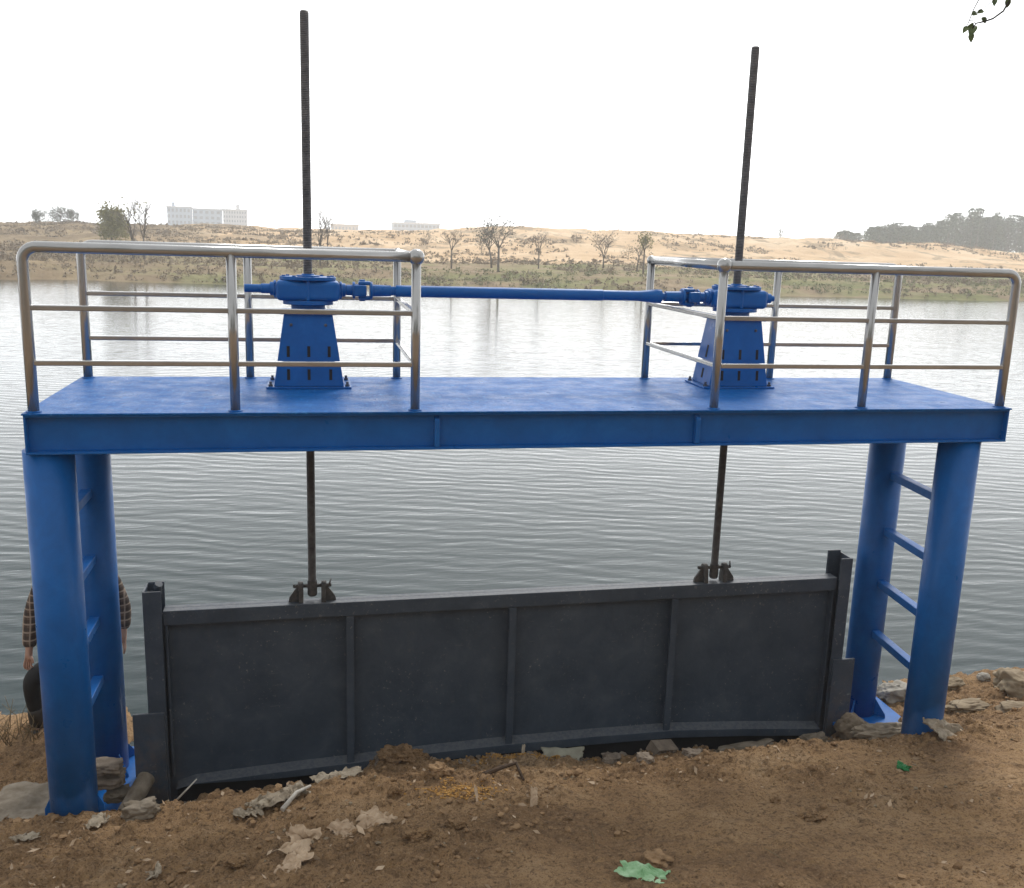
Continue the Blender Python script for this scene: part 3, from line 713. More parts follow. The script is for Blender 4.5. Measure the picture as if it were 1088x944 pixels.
mb = MB(); mb.prism([(.60, GY+.056, -3.62)]+[(x, GY+.056, z-t-.003) for x, z, t in zip(cx_, cz_, th)]+[(6.27, GY+.056, -3.62)], (0, .016, 0)); gl(mb.build('gap_shade_strip', M['black'], gt))  # added black strip: paints the shade of the gap below the bottom beam
for x in (2.0, 3.335, 4.762):
    zb = np.interp(x, cx_, cz_)
    q = MB(); q.box(x-.030, x+.030, GY-.012, GY+.004, zb-.03, zt_(x)-.119); q.box(x-.009, x+.009, GY+.0045, GY+.0745, zb-.003, zt_(x)-.119); gl(q.build('rib', M['gate'], gt, .003))
for x in (XL+.012, XR-.030):
    q = MB(); q.box(x, x+.016, GY+.006, GY+.0745, -3.17, zt_(x)-.119); gl(q.build('edge_plate', M['gate'], gt, .003))
for i, x in enumerate(HX):
    tz = zt_(x)
    for sx in (-1, 1):
        xc = x+sx*.088; yc = GY+.075
        q = MB()
        q.prism([(xc-.018, yc-.055, tz), (xc-.018, yc+.055, tz), (xc-.018, yc+.036, tz+.125), (xc-.018, yc+.015, tz+.16), (xc-.018, yc-.015, tz+.16), (xc-.018, yc-.036, tz+.125)], (.036, 0, 0))
        q.prism([(xc+sx*.0185, yc-.012, tz), (xc+sx*.098, yc-.012, tz), (xc+sx*.092, yc-.012, tz+.035), (xc+sx*.0185, yc-.012, tz+.14)], (0, .024, 0))
        q.tube([(xc-.018+sx*.006, yc, tz+.128), (xc+.018+sx*.006, yc, tz+.128)], .036, 16)
        gl(q.build('lifting_lug', M['cast'], gt, .003))
    q = MB(); q.tube([(x-.150, HY, tz+.125), (x+.150, HY, tz+.125)], .015, 12); q.tube([(x+.132, HY-.03, tz+.14), (x+.146, HY+.01, tz+.17)], .007, 8); gl(q.build('lug_pin', M['cast'], gt))
# guide frame
gf = empty('gate_guide_frame', (3.4, GY, -3.3)); tag(gf, 'dark steel guide frame with stepped side channels holding the gate', 'gate frame')
def gl2(o): o.location = Vector((-3.4, -GY, 3.3)); return o
q = MB(); q.prism([(.440, GY-.03, -3.62), (.576, GY-.03, -3.62), (.576, GY-.03, -1.575), (.440, GY-.03, -1.575)], (0, .016, 0)); q.box(.440, .456, GY-.0135, GY+.17, -3.62, -1.577); q.box(.4565, .576, GY+.15, GY+.166, -3.62, -1.56)
sg = gl2(q.build('side_guide', M['gate'], gf, .004))
q = MB(); q.tube([(.545, GY+.05, -1.62), (.545, GY+.05, -1.555), (.555, GY+.04, -1.535)], .030, 14); q.build('pipe_stop', M['gate'], sg)
q = MB(); q.box(.326, .560, GY-.055, GY-.031, -3.62, -2.57); gl2(q.build('wing_plate', M['gate'], gf, .005))
q = MB(); q.prism([(6.288, GY-.03, -3.62), (6.40, GY-.03, -3.62), (6.40, GY-.03, -1.535), (6.288, GY-.03, -1.535)], (0, .016, 0)); q.box(6.384, 6.40, GY-.0135, GY+.17, -3.62, -1.537)
q.box(6.262, 6.3835, GY+.152, GY+.170, -3.62, -1.515); gl2(q.build('side_guide', M['gate'], gf, .004))
q = MB(); q.box(6.30, 6.515, GY-.055, GY-.031, -3.62, -2.485); gl2(q.build('wing_plate', M['gate'], gf, .005))
q = MB(); q.box(.58, 6.28, GY-.02, GY+.06, -3.75, -3.605); gl2(q.build('sill_beam', M['gate'], gf, .005))

# ------------------------------------------------------------------ person at the water's edge
def skin(name, joints, bones, mtl, parent, sub=2, root=0):
    """one continuous skinned surface: joints {name: (pos, radius)}; radius may be (rx, ry)"""
    names = list(joints); me = bpy.data.meshes.new(name)
    me.from_pydata([joints[k][0] for k in names], [(names.index(a), names.index(b)) for a, b in bones], [])
    o = bpy.data.objects.new(name, me); COL.objects.link(o)
    sk = o.modifiers.new('skin', 'SKIN'); sk.use_smooth_shade = True
    for i, k in enumerate(names):
        r = joints[k][1]; sv = me.skin_vertices[0].data[i]; sv.radius = r if isinstance(r, tuple) else (r, r); sv.use_root = (i == root)
    sd = o.modifiers.new('sub', 'SUBSURF'); sd.levels = sub; sd.render_levels = sub
    dg = bpy.context.evaluated_depsgraph_get(); em = bpy.data.meshes.new_from_object(o.evaluated_get(dg))
    bpy.data.objects.remove(o); bpy.data.meshes.remove(me)
    for p in em.polygons: p.use_smooth = True
    em.name = name
    em.materials.clear(); ob = link(name, em, mtl, parent); return ob
M['skin'] = simple('skin_tone', (.36, .20, .14), (.42, .25, .18), 20, .6, 0, 0)
M['hair'] = simple('black_hair', (.010, .009, .008), (.02, .018, .016), 60, .6, 0, .3, .003)
M['trouser'] = simple('black_trousers', (.006, .006, .007), (.012, .012, .013), 9, .9, 0, .3, .006, 20)
M['boot'] = simple('dark_boot', (.020, .016, .013), (.045, .036, .028), 14, .6, 0, .2, .003)
m, nt, b = mat('plaid_wool')
def band_(ax, sc, w, ph=0.):
    w_ = N(nt, 'ShaderNodeTexWave', wave_type='BANDS', bands_direction=ax); nt.links.new(coords(nt, 'Object'), w_.inputs[0]); w_.inputs['Scale'].default_value = sc; w_.inputs['Distortion'].default_value = .5; w_.inputs['Phase Offset'].default_value = ph
    return ramp(nt, w_.outputs['Fac'], [(w, 0.), (w+.12, 1.)])
c = mix(nt, .5, (.095, .062, .045), (.125, .085, .062))
c = mix(nt, math_n(nt, 'MULTIPLY', band_('X', 5.2, .62), .62), c, (.030, .022, .019)); c = mix(nt, math_n(nt, 'MULTIPLY', band_('Z', 5.2, .62), .62), c, (.030, .022, .019))
c = mix(nt, math_n(nt, 'MULTIPLY', band_('X', 5.2, .86, 2.4), .75), c, (.34, .27, .21)); c = mix(nt, math_n(nt, 'MULTIPLY', band_('Z', 5.2, .86, 2.4), .75), c, (.34, .27, .21))
nt.links.new(c, b.inputs['Base Color']); b.inputs['Roughness'].default_value = .95; bump(nt, b, noise(nt, coords(nt, 'Object'), 9, 4), .5, .02); M['plaid'] = m
PYY = 1.78
def pj(px, py, dy=0.): v = on_y(px, py, PYY+dy); return (v.x, v.y, v.z)
foot = pj(60, 781); org = Vector((foot[0], foot[1], foot[2]))
def L(px, py, dy=0.): v = Vector(pj(px, py, dy))-org; return (v.x, v.y, v.z)
per_loc = org
J = {
 'pelvis': (L(80, 692), (.15, .11)), 'waist': (L(80, 664), (.145, .105)), 'chest': (L(81, 628), (.17, .115)), 'neckb': (L(82, 600), (.075, .07)), 'neck': (L(82, 588, -.02), (.055, .055)),
 'jaw': (L(82, 578, -.05), (.068, .078)), 'head': (L(82, 567, -.05), (.080, .095)), 'crown': (L(82, 556, -.04), (.062, .07)),
 'shl': (L(55, 603), .066), 'ell': (L(34, 652, .02), .046), 'wrl': (L(31, 690, -.10), .030), 'hal': (L(30, 697, -.12), (.034, .020)), 
 'shr': (L(111, 603), .066), 'elr': (L(131, 645, .02), .046), 'wrr': (L(131, 672, -.06), .030), 'har': (L(132, 679, -.07), (.020, .034)),
 'hil': (L(66, 700), .095), 'knl': (L(33, 722, -.16), .066), 'anl': (L(42, 770, -.02), .034), 'tol': (L(38, 780, -.12), .024),
 'hir': (L(95, 700), .095), 'knr': (L(100, 738, -.08), .066), 'anr': (L(98, 774, .02), .034), 'tor': (L(100, 783, -.10), .024)}
bones = [('pelvis', 'waist'), ('waist', 'chest'), ('chest', 'neckb'), ('neckb', 'neck'), ('neck', 'jaw'), ('jaw', 'head'), ('head', 'crown'),
 ('chest', 'shl'), ('shl', 'ell'), ('ell', 'wrl'), ('wrl', 'hal'), ('chest', 'shr'), ('shr', 'elr'), ('elr', 'wrr'), ('wrr', 'har'),
 ('pelvis', 'hil'), ('hil', 'knl'), ('knl', 'anl'), ('anl', 'tol'), ('pelvis', 'hir'), ('hir', 'knr'), ('knr', 'anr'), ('anr', 'tor')]
def fingers(side, hx, hy, out):
    base = Vector(L(hx, hy, -.12 if side == 'l' else -.07))
    lens = (.075, .085, .08, .062)
    for k in range(4):
        off = Vector(((k-1.5)*.017, 0, 0)) if side == 'l' else Vector((0, (k-1.5)*.017, 0))
        p0 = base+off; p1 = p0+Vector((out*.006, -.012, -lens[k]*.5)); p2 = p1+Vector((-out*.010, .004, -lens[k]*.45))
        J[f'f{side}{k}a'] = (tuple(p0+Vector((0, -.004, -.024))), .0098); J[f'f{side}{k}b'] = (tuple(p1+Vector((0, 0, -.02))), .0090); J[f'f{side}{k}c'] = (tuple(p2+Vector((0, 0, -.02))), .0075)
        bones.extend([(f'ha{side}', f'f{side}{k}a'), (f'f{side}{k}a', f'f{side}{k}b'), (f'f{side}{k}b', f'f{side}{k}c')])
    p0 = base+Vector((-out*.034, -.02, .005)); p1 = p0+Vector((-out*.012, -.016, -.034))
    J[f't{side}a'] = (tuple(p0), .011); J[f't{side}b'] = (tuple(p1), .009); bones.extend([(f'ha{side}', f't{side}a'), (f't{side}a', f't{side}b')])
fingers('l', 30, 700, -1); fingers('r', 132, 682, 1)
body = skin('person', J, bones, M['skin'], None, 2); body.location = per_loc
tag(body, 'person in a brown plaid jacket and black trousers standing behind the left posts', 'person')
hd = Vector(J['head'][0])
q = MB(); q.sphere(hd+Vector((0, -.088, .0)), (.012, .020, .022), 2); q.build('nose', M['skin'], body)
for s in (-1, 1):
    MB().sphere(hd+Vector((s*.030, -.078, .018)), (.013, .009, .007), 2).build('eye', M['hair'], body)
    MB().sphere(hd+Vector((s*.082, .005, 0)), (.012, .022, .032), 2).build('ear', M['skin'], body)
MB().sphere(hd+Vector((0, -.075, -.045)), (.024, .008, .006), 2).build('mouth', simple('lips', (.25, .10, .08), (.28, .12, .10), 20, .5, 0, 0), body)
hb = MB(); hb.sphere(hd+Vector((0, .025, .045)), (.092, .098, .085), 3); hb.build('hair', M['hair'], body)
JJ = {'hem': (L(80, 703), (.185, .135)), 'waist': (L(80, 668), (.175, .130)), 'chest': (L(81, 628), (.20, .14)), 'collar': (L(82, 600), (.10, .085)), 'neck': (L(82, 592, -.01), (.075, .07)),
 'shl': (L(55, 604), .092), 'al': (L(42, 630, .01), .080), 'ell': (L(34, 654, .02), .074), 'wrl': (L(31, 690, -.10), .056),
 'shr': (L(110, 604), .092), 'ar': (L(122, 626, .01), .080), 'elr': (L(131, 646, .02), .074), 'wrr': (L(131.5, 670, -.06), .056)}
skin('jacket', JJ, [('waist', 'hem'), ('waist', 'chest'), ('chest', 'collar'), ('collar', 'neck'), ('chest', 'shl'), ('shl', 'al'), ('al', 'ell'), ('ell', 'wrl'), ('chest', 'shr'), ('shr', 'ar'), ('ar', 'elr'), ('elr', 'wrr')], M['plaid'], body, 2, 1)
TT = {'pelvis': (L(80, 690), (.155, .12)), 'hil': (L(66, 702), .118), 'mil': (L(48, 712, -.09), .098), 'knl': (L(32, 722, -.16), .080), 'cal': (L(36, 746, -.09), .064), 'anl': (L(41, 766, -.03), .056),
 'hir': (L(95, 702), .118), 'knr': (L(100, 738, -.08), .090), 'anr': (L(98, 768, .0), .066)}
skin('trousers', TT, [('pelvis', 'hil'), ('hil', 'mil'), ('mil', 'knl'), ('knl', 'cal'), ('cal', 'anl'), ('pelvis', 'hir'), ('hir', 'knr'), ('knr', 'anr')], M['trouser'], body, 2)
for k_, a, t, h in ((L(38, 750, -.09), L(41, 768, -.03), L(35, 781, -.17), L(44, 781, .02)), (L(98.5, 756, -.02), L(98, 772, .0), L(101, 784, -.15), L(98, 783, .04))):
    skin('boot', {'sh': (k_, .082), 'an': (a, .070), 'he': (h, (.052, .050)), 'to': (t, (.050, .040))}, [('sh', 'an'), ('an', 'he'), ('he', 'to')], M['boot'], body, 2, 0)

# ------------------------------------------------------------------ things lying on the bank
def rock(name, loc, size, mtl, label, cat='stone', seed=0, amp=.22, fq=1.6, sub=5, rz=0, group=None, flat=1., parent=None, facet=True, boxy=0.):
    b = bmesh.new(); bmesh.ops.create_icosphere(b, subdivisions=sub, radius=1)
    o3 = Vector((seed*3.7, seed*1.9, seed*.7))
    for v in b.verts:
        n = v.co.normalized()
        d = mnoise.fractal(n*fq+o3, 1., 2., 5)*amp
        if facet: d += (mnoise.cell(n*1.9+o3)-.5)*amp*.45
        p0 = n*(1-boxy)+n/max(abs(n.x), abs(n.y), abs(n.z))*boxy*.86
        d += mnoise.fractal(n*6.5+o3, 1., 2., 4)*amp*.22
        v.co = p0*(1+d)
        v.co = Vector((v.co.x*size[0], v.co.y*size[1], v.co.z*size[2]*flat))
    if facet: bmesh.ops.smooth_vert(b, verts=b.verts, factor=.5, use_axis_x=True, use_axis_y=True, use_axis_z=True)
    for f in b.faces: f.smooth = True
    me = bpy.data.meshes.new(name); b.to_mesh(me); b.free()
    o = link(name, me, mtl, parent); o.location = loc; o.rotation_euler = (random.uniform(-.15, .15), random.uniform(-.15, .15), rz)
    if label: tag(o, label, cat, group)
    return o
def sheet(name, loc, w, h, mtl, label, cat, seed=0, crumple=.25, rz=0, fold=0., group=None, tilt=(0, 0), thick=.003, n=34, holes=.0):
    """crumpled sheet with a torn outline, sitting on the ground"""
    b = bmesh.new(); s0 = Vector((seed*5.3, seed*2.1, seed*1.3)); vs = {}
    for i in range(n+1):
        for j in range(n+1):
            u, v = i/n*2-1, j/n*2-1
            # torn outline
            e = 1+.30*mnoise.noise(Vector((math.atan2(v, u)*1.3, seed*2.2, 0)))+.12*mnoise.noise(Vector((math.atan2(v, u)*5, seed*4.2, 3)))
            x = u*w/2*e; y = v*h/2*e
            m_ = min(w, h)
            p = Vector((x, y, 0))/m_
            z = abs(mnoise.noise(p*1.7+s0))*crumple*m_*1.1+abs(mnoise.noise(p*4.2+s0))*crumple*m_*.55+mnoise.noise(p*10+s0)*crumple*m_*.10
            x += mnoise.noise(p*2.5+s0+Vector((9, 0, 0)))*crumple*m_*.7; y += mnoise.noise(p*2.5+s0+Vector((0, 9, 0)))*crumple*m_*.7
            if fold and u > .2: z += (u-.2)*fold*w; x -= (u-.2)*fold*w*.6
            vs[i, j] = b.verts.new((x, y, z))
    for i in range(n):
        for j in range(n):
            f = b.faces.new((vs[i, j], vs[i+1, j], vs[i+1, j+1], vs[i, j+1])); f.smooth = crumple < .12
    me = bpy.data.meshes.new(name); b.to_mesh(me); b.free()
    o = link(name, me, mtl); o.location = loc; o.rotation_euler = (tilt[0], tilt[1], rz)
    sd = o.modifiers.new('thickness', 'SOLIDIFY'); sd.thickness = thick
    return tag(o, label, cat, group)
def up(p, d):
    xs = p.x+np.array([0, .05, -.05, 0, 0]); ys = p.y+np.array([0, 0, 0, .05, -.05])
    return Vector((p.x, p.y, float(np.mean(ground_h(xs, ys)))+d)) if p.y < .74 else p+Vector((0, 0, d))
random.seed(5)
sheet('green_wrapper', up(g_at(683, 930), .015), .27, .13, M['green'], 'crumpled light green plastic wrapper on the soil at the bottom edge', 'wrapper', 1, .24, -.5)
sheet('green_scrap', up(g_at(960, 817), .008), .095, .085, M['dgreen'], 'small dark green scrap on the bare soil below the right posts', 'scrap', 2, .45, .9)
sheet('crumpled_paper', up(g_at(397, 882), .01), .23, .17, M['paper'], 'right half of the buff torn paper below the gate\'s second panel', 'paper', 3, .42, .5, group='buff torn papers')
sheet('crumpled_paper', up(g_at(366, 891), .008), .19, .14, M['paper'], 'pointed buff paper touching the larger one on its left', 'paper', 4, .40, 2.1, group='buff torn papers')
sheet('crumpled_paper', up(g_at(319, 907), .01), .22, .17, M['paper'], 'buff torn paper lying farthest down at left, with a folded tip', 'paper', 5, .40, 1.2, .3, group='buff torn papers')
sheet('crumpled_paper', up(g_at(312, 929), .006), .22, .12, M['paper'], 'narrow pale paper strip just below the buff torn paper at left', 'paper', 6, .34, .9, group='buff torn papers')
sheet('paper_curl', up(g_at(165, 932), .01), .10, .075, M['whitepaper'], 'small whitish curled scrap near the bottom left corner', 'scrap', 7, .45, .3, .5)
sheet('cloth_rag', up(g_at(26, 889), .01), .16, .07, M['whitepaper'], 'pale rag scrap on the soil by the left edge', 'rag', 8, .35, .2, group='pale rags on the bank')
sheet('cloth_rag', up(g_at(104, 873), .01), .15, .10, M['whitepaper'], 'pale twisted rag just below the near left post', 'rag', 9, .45, 1., group='pale rags on the bank')
sheet('cloth_rag', up(g_at(296, 857), .015), .42, .14, M['sack'], 'long grey twisted rag below the left part of the gate', 'rag', 10, .45, .5, group='pale rags on the bank')
sheet('cloth_rag', up(g_at(262, 868), .01), .17, .09, M['sack'], 'short grey rag left of the long twisted rag', 'rag', 11, .45, -.3, group='pale rags on the bank')
sheet('cloth_rag', up(g_at(357, 838), .015), .36, .11, M['whitepaper'], 'whitish sheet rag at the pit edge beside the soil mound', 'rag', 12, .30, .25, group='pale rags on the bank')
sheet('foam_board', up(g_at(598, 806), .03), .32, .17, M['board'], 'flat pale greenish board lying at the pit edge below the middle rib', 'board', 13, .05, -.15, tilt=(.25, 0), thick=.014, n=14)
sheet('bark_shard', up(g_at(567, 857), .05), .055, .14, M['paper'], 'upright pointed bark shard on the rubble below the middle rib', 'shard', 14, .15, .2, tilt=(1.1, .2), thick=.006, n=14)
sheet('bark_shard', up(g_at(556, 795), .04), .030, .10, M['whitepaper'], 'thin pale splinter standing at the pit edge', 'shard', 15, .15, .3, tilt=(1.2, .3), thick=.004, n=10)
sheet('bark_shard', up(g_at(506, 853), .04), .040, .12, M['paper'], 'buff splinter leaning in the sawdust', 'shard', 16, .2, .8, tilt=(1.0, .6), thick=.004, n=12)
# sacking heaped round the foot of the near right post
sheet('sack_cloth', on_y(1003, 778, -.06)+Vector((0, 0, .015)), .24, .26, M['sack'], 'grey folded sack cloth with a hanging tongue right of the near right post foot', 'sack', 17, .30, .5, tilt=(.30, .05), thick=.010)
rock('sack_roll', on_y(944, 778, .40)+Vector((0, 0, -.01)), (.30, .10, .075), M['sack'], 'long grey sack roll lying in front of the right base plate', 'sack', 18, .34, 2.4, facet=False)
rock('sandbag', on_y(905, 774, .62), (.15, .12, .12), M['sackmud'], 'round muddy sandbag against the right guide frame', 'sandbag', 19, .28, 1.2, facet=False)
# stones
rock('boulder', up(g_at(1083, 736), .06), (.27, .20, .16), M['stone'], 'large pale boulder at the right edge by the water', 'boulder', 21, .28, boxy=.35)
rock('flat_stone', up(g_at(1030, 752), .02), (.24, .12, .05), M['stone'], 'long flat buff stone right of the near right post', 'stone', 22, .26, boxy=.5, group='flat stones by the water')
rock('flat_stone', up(g_at(1078, 757), .02), (.16, .11, .06), M['stone'], 'flat buff stone below the boulder at the right edge', 'stone', 23, .26, boxy=.5, group='flat stones by the water')
rock('flat_stone', up(g_at(1012, 729), .02), (.13, .08, .05), M['stone'], 'small flat stone at the waterline between right post and boulder', 'stone', 24, .26, boxy=.5, group='flat stones by the water')
rock('pale_rock', Vector((7.25, 1.42, -3.08)), (.17, .12, .10), M['palestone'], 'whitish rock seen between the two right posts', 'rock', 25, .26, boxy=.4)
rock('pale_rock', Vector((7.62, 1.45, -3.06)), (.12, .10, .07), M['palestone'], 'smaller grey rock at the waterline right of the near right post', 'rock', 26, .22)
rock('pale_rock', up(g_at(1045, 722), .02), (.07, .06, .05), M['palestone'], 'little grey rock at the waterline left of the boulder', 'rock', 27, .22)
rock('soil_lump', up(g_at(428, 808), .0), (.17, .12, .09), M['soil'], 'big rough soil mound on the pit edge below the first rib', 'soil lump', 28, .45, 2.2)
rock('soil_lump', up(g_at(246+175, 850), .02), (.06, .05, .065), M['soil'], 'round brown clod below the big soil mound', 'soil lump', 29, .3)
rock('soil_lump', up(g_at(860, 868), .02), (.085, .05, .035), M['soil'], 'lone wedge shaped clod on the smooth soil at right', 'soil lump', 30, .35)
rock('soil_lump', up(g_at(824, 851), .02), (.04, .035, .035), M['clod'], 'small buff clod above the lone wedge shaped clod', 'soil lump', 31, .3)
rock('soil_lump', up(g_at(250, 925), .02), (.075, .06, .03), M['soil'], 'flat dark clod between the bottom left scrap and torn paper', 'soil lump', 32, .3)
rock('soil_lump', up(g_at(445, 897), .02), (.10, .08, .045), M['soil'], 'brown clod right of the buff torn paper', 'soil lump', 33, .4)
rock('soil_lump', up(g_at(486, 882), .02), (.075, .06, .04), M['soil'], 'brown clod in the open soil below the sawdust', 'soil lump', 34, .4)
rock('soil_lump', up(g_at(466, 830), .03), (.09, .06, .05), M['clod'], 'grey brown clod just left of the sawdust heap', 'soil lump', 35, .4)
rock('soil_lump', up(g_at(700, 914), .02), (.09, .07, .035), M['clod'], 'reddish clod above the green wrapper', 'soil lump', 36, .4)
# broken perforated brick
q = MB(); c0 = up(g_at(704, 803), .05)
bt = empty('broken_brick', c0, .4); tag(bt, 'broken grey perforated brick at the pit edge below the third rib', 'brick')
mbk = MB()
for i in range(4):
    mbk.box(-.13+i*.075, -.115+i*.075, -.06, .06, -.05, .05)
for z in (-.05, -.006, .038): mbk.box(-.13, .11, -.06, .058, z, z+.0125)
ob = mbk.build('brick_shell', M['brick'], bt, .003); ob.rotation_euler = (.35, .25, 0)
rock('brick_chunk', up(g_at(684, 812), .02), (.07, .06, .05), M['brick'], 'grey brick chunk left of the broken perforated brick', 'brick', 37, .3, boxy=.7, group='brick chunks')
rock('brick_chunk', up(g_at(735, 806), .02), (.08, .06, .04), M['brick'], 'grey brick chunk right of the broken perforated brick', 'brick', 38, .3, boxy=.7, group='brick chunks')
rock('brick_chunk', up(g_at(650, 812), .02), (.09, .06, .06), M['brick'], 'larger grey chunk between pale board and broken brick', 'brick', 39, .3, boxy=.6, group='brick chunks')
rock('kerb_lump', up(g_at(790, 799), .02), (.30, .07, .06), M['concrete'], 'long buff concrete lump on the pit edge below the fourth panel', 'concrete lump', 40, .3, boxy=.5)
rock('kerb_lump', up(g_at(866, 790), .02), (.12, .08, .07), M['concrete'], 'short concrete lump beside the right guide frame foot', 'concrete lump', 41, .3, boxy=.5)
# masonry by the left posts
rock('concrete_footing', Vector((-.28, .40, -2.99)), (.38, .46, .13), M['concrete'], 'rough muddy concrete footing left of the near left post', 'footing', 42, .24, 2.3, boxy=.55)
for i, (px, py, s, lab) in enumerate(((114, 815, (.13, .11, .05), 'topmost flat rubble slab right of the near left post'), (112, 829, (.15, .11, .045), 'second flat rubble slab right of the near left post'), (125, 843, (.10, .09, .05), 'lowest pale rubble block between post and grey pipe'))):
    rock('rubble_slab', on_y(px, py, .62), s, M['concrete'] if i == 2 else M['brick'], lab, 'rubble', 43+i, .2, 1.6, group='rubble slabs by the left post', boxy=.8)
pa = on_y(133, 866, .36); pb = on_y(156, 826, .66)
q = MB(); d = (pb-pa).normalized(); q.lathe(pa, d, [(0, .066), ((pb-pa).length-.01, .066), ((pb-pa).length, .060)], 26)
tag(q.build('drain_pipe', M['concrete'], None), 'short muddy grey pipe sloping beside the left guide frame', 'pipe')
rock('rubble_slab', up(g_at(150, 862), .02), (.13, .09, .07), M['concrete'], 'pale rubble lump at the mouth of the grey pipe', 'rubble', 47, .3, boxy=.6, group='rubble slabs by the left post')
# sticks, roots
def stick(pts, r, mtl, name, label, cat):
    q = MB(); q.tube(pts, [r*(1-.5*i/(len(pts)-1)) for i in range(len(pts))], 8); return tag(q.build(name, mtl), label, cat)
a = on_y(188, 850, .25); stick([a, (a+on_y(209, 828, .30))/2+Vector((.004, 0, .003)), on_y(209, 828, .30)], .008, M['stick'], 'white_stick', 'thin white stick leaning out of the soil before the left panel', 'stick')
p = g_at(513, 830); p2 = g_at(548, 822); p3 = g_at(556, 832)
stick([up(p, .01), up((p+p2)/2, .05), up(p2, .055), up(p3, .01)], .020, M['root'], 'dark_root', 'dark curved root arching out of the sawdust rubble', 'root')
p = g_at(300, 866); p2 = g_at(330, 846)
stick([up(p, .02), up((p+p2)/2, .06), up(p2, .04)], .018, M['stick'], 'grey_branch', 'short grey branch lying on the long twisted rag', 'branch')
for i, (x0, y0, x1, y1, lab) in enumerate(((628, 886, 632, 902, 'thin straw upright on the bare soil right of centre'), (812, 905, 838, 921, 'thin straw lying slantwise on the lower right soil'), (712, 932, 722, 942, 'thin straw right of the green wrapper'))):
    a = up(g_at(x0, y0), .012); b2 = up(g_at(x1, y1), .012); stick([a, (a+b2)/2+Vector((.004, 0, .006)), b2], .0028, M['drygrass'], 'dry_straw', lab, 'straw')
# dry weeds at the left water's edge
wd = MB(); random.seed(9)
for k in range(60):
    px = random.uniform(-30, 45); b0 = on_y(px, random.uniform(768, 780), random.uniform(1.45, 1.75)); b0.z = float(ground_h(b0.x, b0.y, False))-.01
    d = Vector((random.gauss(0, .5), random.gauss(0, .3), 1)).normalized(); l = random.uniform(.10, .32)
    k1 = b0+d*l*.6; k2 = k1+(d+Vector((random.gauss(0, .5), 0, -.25))).normalized()*l*.5
    wd.tube([b0, k1, k2], [.004, .003, .0015], 4)
tag(wd.build('dry_weeds', M['drygrass']), 'thin dry weed stems at the water\'s edge by the person', 'weeds', kind='stuff')

# loose crumbs of soil and stone, sawdust
def crumbs(name, pts, sizes, mtl, label, cat):
    b0 = bmesh.new(); bmesh.ops.create_icosphere(b0, subdivisions=1, radius=1)
    base = np.array([v.co[:] for v in b0.verts]); fc = np.array([[v.index for v in f.verts] for f in b0.faces]); b0.free()
    n = len(pts); nv = len(base)
    sc = sizes[:, None]*rng.uniform(.55, 1.3, (n, 3)); sc[:, 2] *= .75
    co = base[None]*(1+rng.normal(0, .16, (n, nv, 1)))*sc[:, None, :]
    a = rng.random(n)*6.28; ca, sa = np.cos(a)[:, None], np.sin(a)[:, None]
    co = np.stack([co[..., 0]*ca-co[..., 1]*sa, co[..., 0]*sa+co[..., 1]*ca, co[..., 2]], -1)+pts[:, None, :]
    f = (fc[None]+(np.arange(n)*nv)[:, None, None]).reshape(-1, 3)
    return tag(link(name, poly_mesh(name, co.reshape(-1, 3), f, False), mtl), label, cat, kind='stuff')
def spread(n, x0, x1, y0, y1, thr, s):
    x = rng.uniform(x0, x1, n*8); y = rng.uniform(y0, y1, n*8)
    k = (fbm(x*.9+3, y*1.3, 31, 3)+.20*sst(-.9, .2, y)+.10*sst(4.5, 1.0, x)+.12*(vn(x*4, y*4, s)-.5)) > thr
    k &= ~((y > pit_edge(x)-.02) & (x > .3) & (x < 6.6))
    x = x[k][:n]; y = y[k][:n]; return x, y
x, y = spread(7500, -1., 9., -2.3, 1.2, .47, 3); s = .0045+.026*rng.random(len(x))**8
crumbs('soil_crumbs', np.stack([x, y, ground_h(x, y)+s*.35], 1), s, M['clod'], 'loose brown crumbs of soil strewn on the bank', 'soil crumbs')
x, y = spread(700, -1., 9., -2.3, 1.2, .47, 5); s = .004+.014*rng.random(len(x))**5
crumbs('pale_gravel', np.stack([x, y, ground_h(x, y)+s*.3], 1), s, M['stone'], 'scattered pale gravel bits on the bank', 'gravel')
x = rng.uniform(.6, 6.4, 420); y = pit_edge(x)-np.abs(rng.normal(0, .09, 420))-.015; s = .008+.026*rng.random(420)**4
crumbs('edge_rubble', np.stack([x, y, ground_h(x, y)+s*.3], 1), s, M['brick'], 'broken grey rubble along the pit edge before the gate', 'rubble')
x, y = spread(620, -1., 7.5, -2.0, .72, .46, 9)
P = np.stack([x, y, ground_h(x, y)+.008], 1)
tag(flakes('dry_leaves', P, .013+.020*rng.random(len(x)), M['paper'], None, .72, .45), 'small dry leaves and chips strewn over the bank', 'dry leaves', kind='stuff')
P = []
for px, py, n, sx, sy in ((488, 846, 700, .13, .07), (560, 803, 900, .22, .05)):
    c0 = g_at(px, py); x = c0.x+rng.normal(0, sx, n); y = c0.y+rng.normal(0, sy, n); P.append(np.stack([x, y, ground_h(x, y)+.006], 1))
P = np.concatenate(P); ok = P[:, 2] > -3.3; P = P[ok]
crumbs('sawdust', P, .004+.006*rng.random(len(P)), M['chips'], 'orange sawdust heaped below the second and third gate panels', 'sawdust')

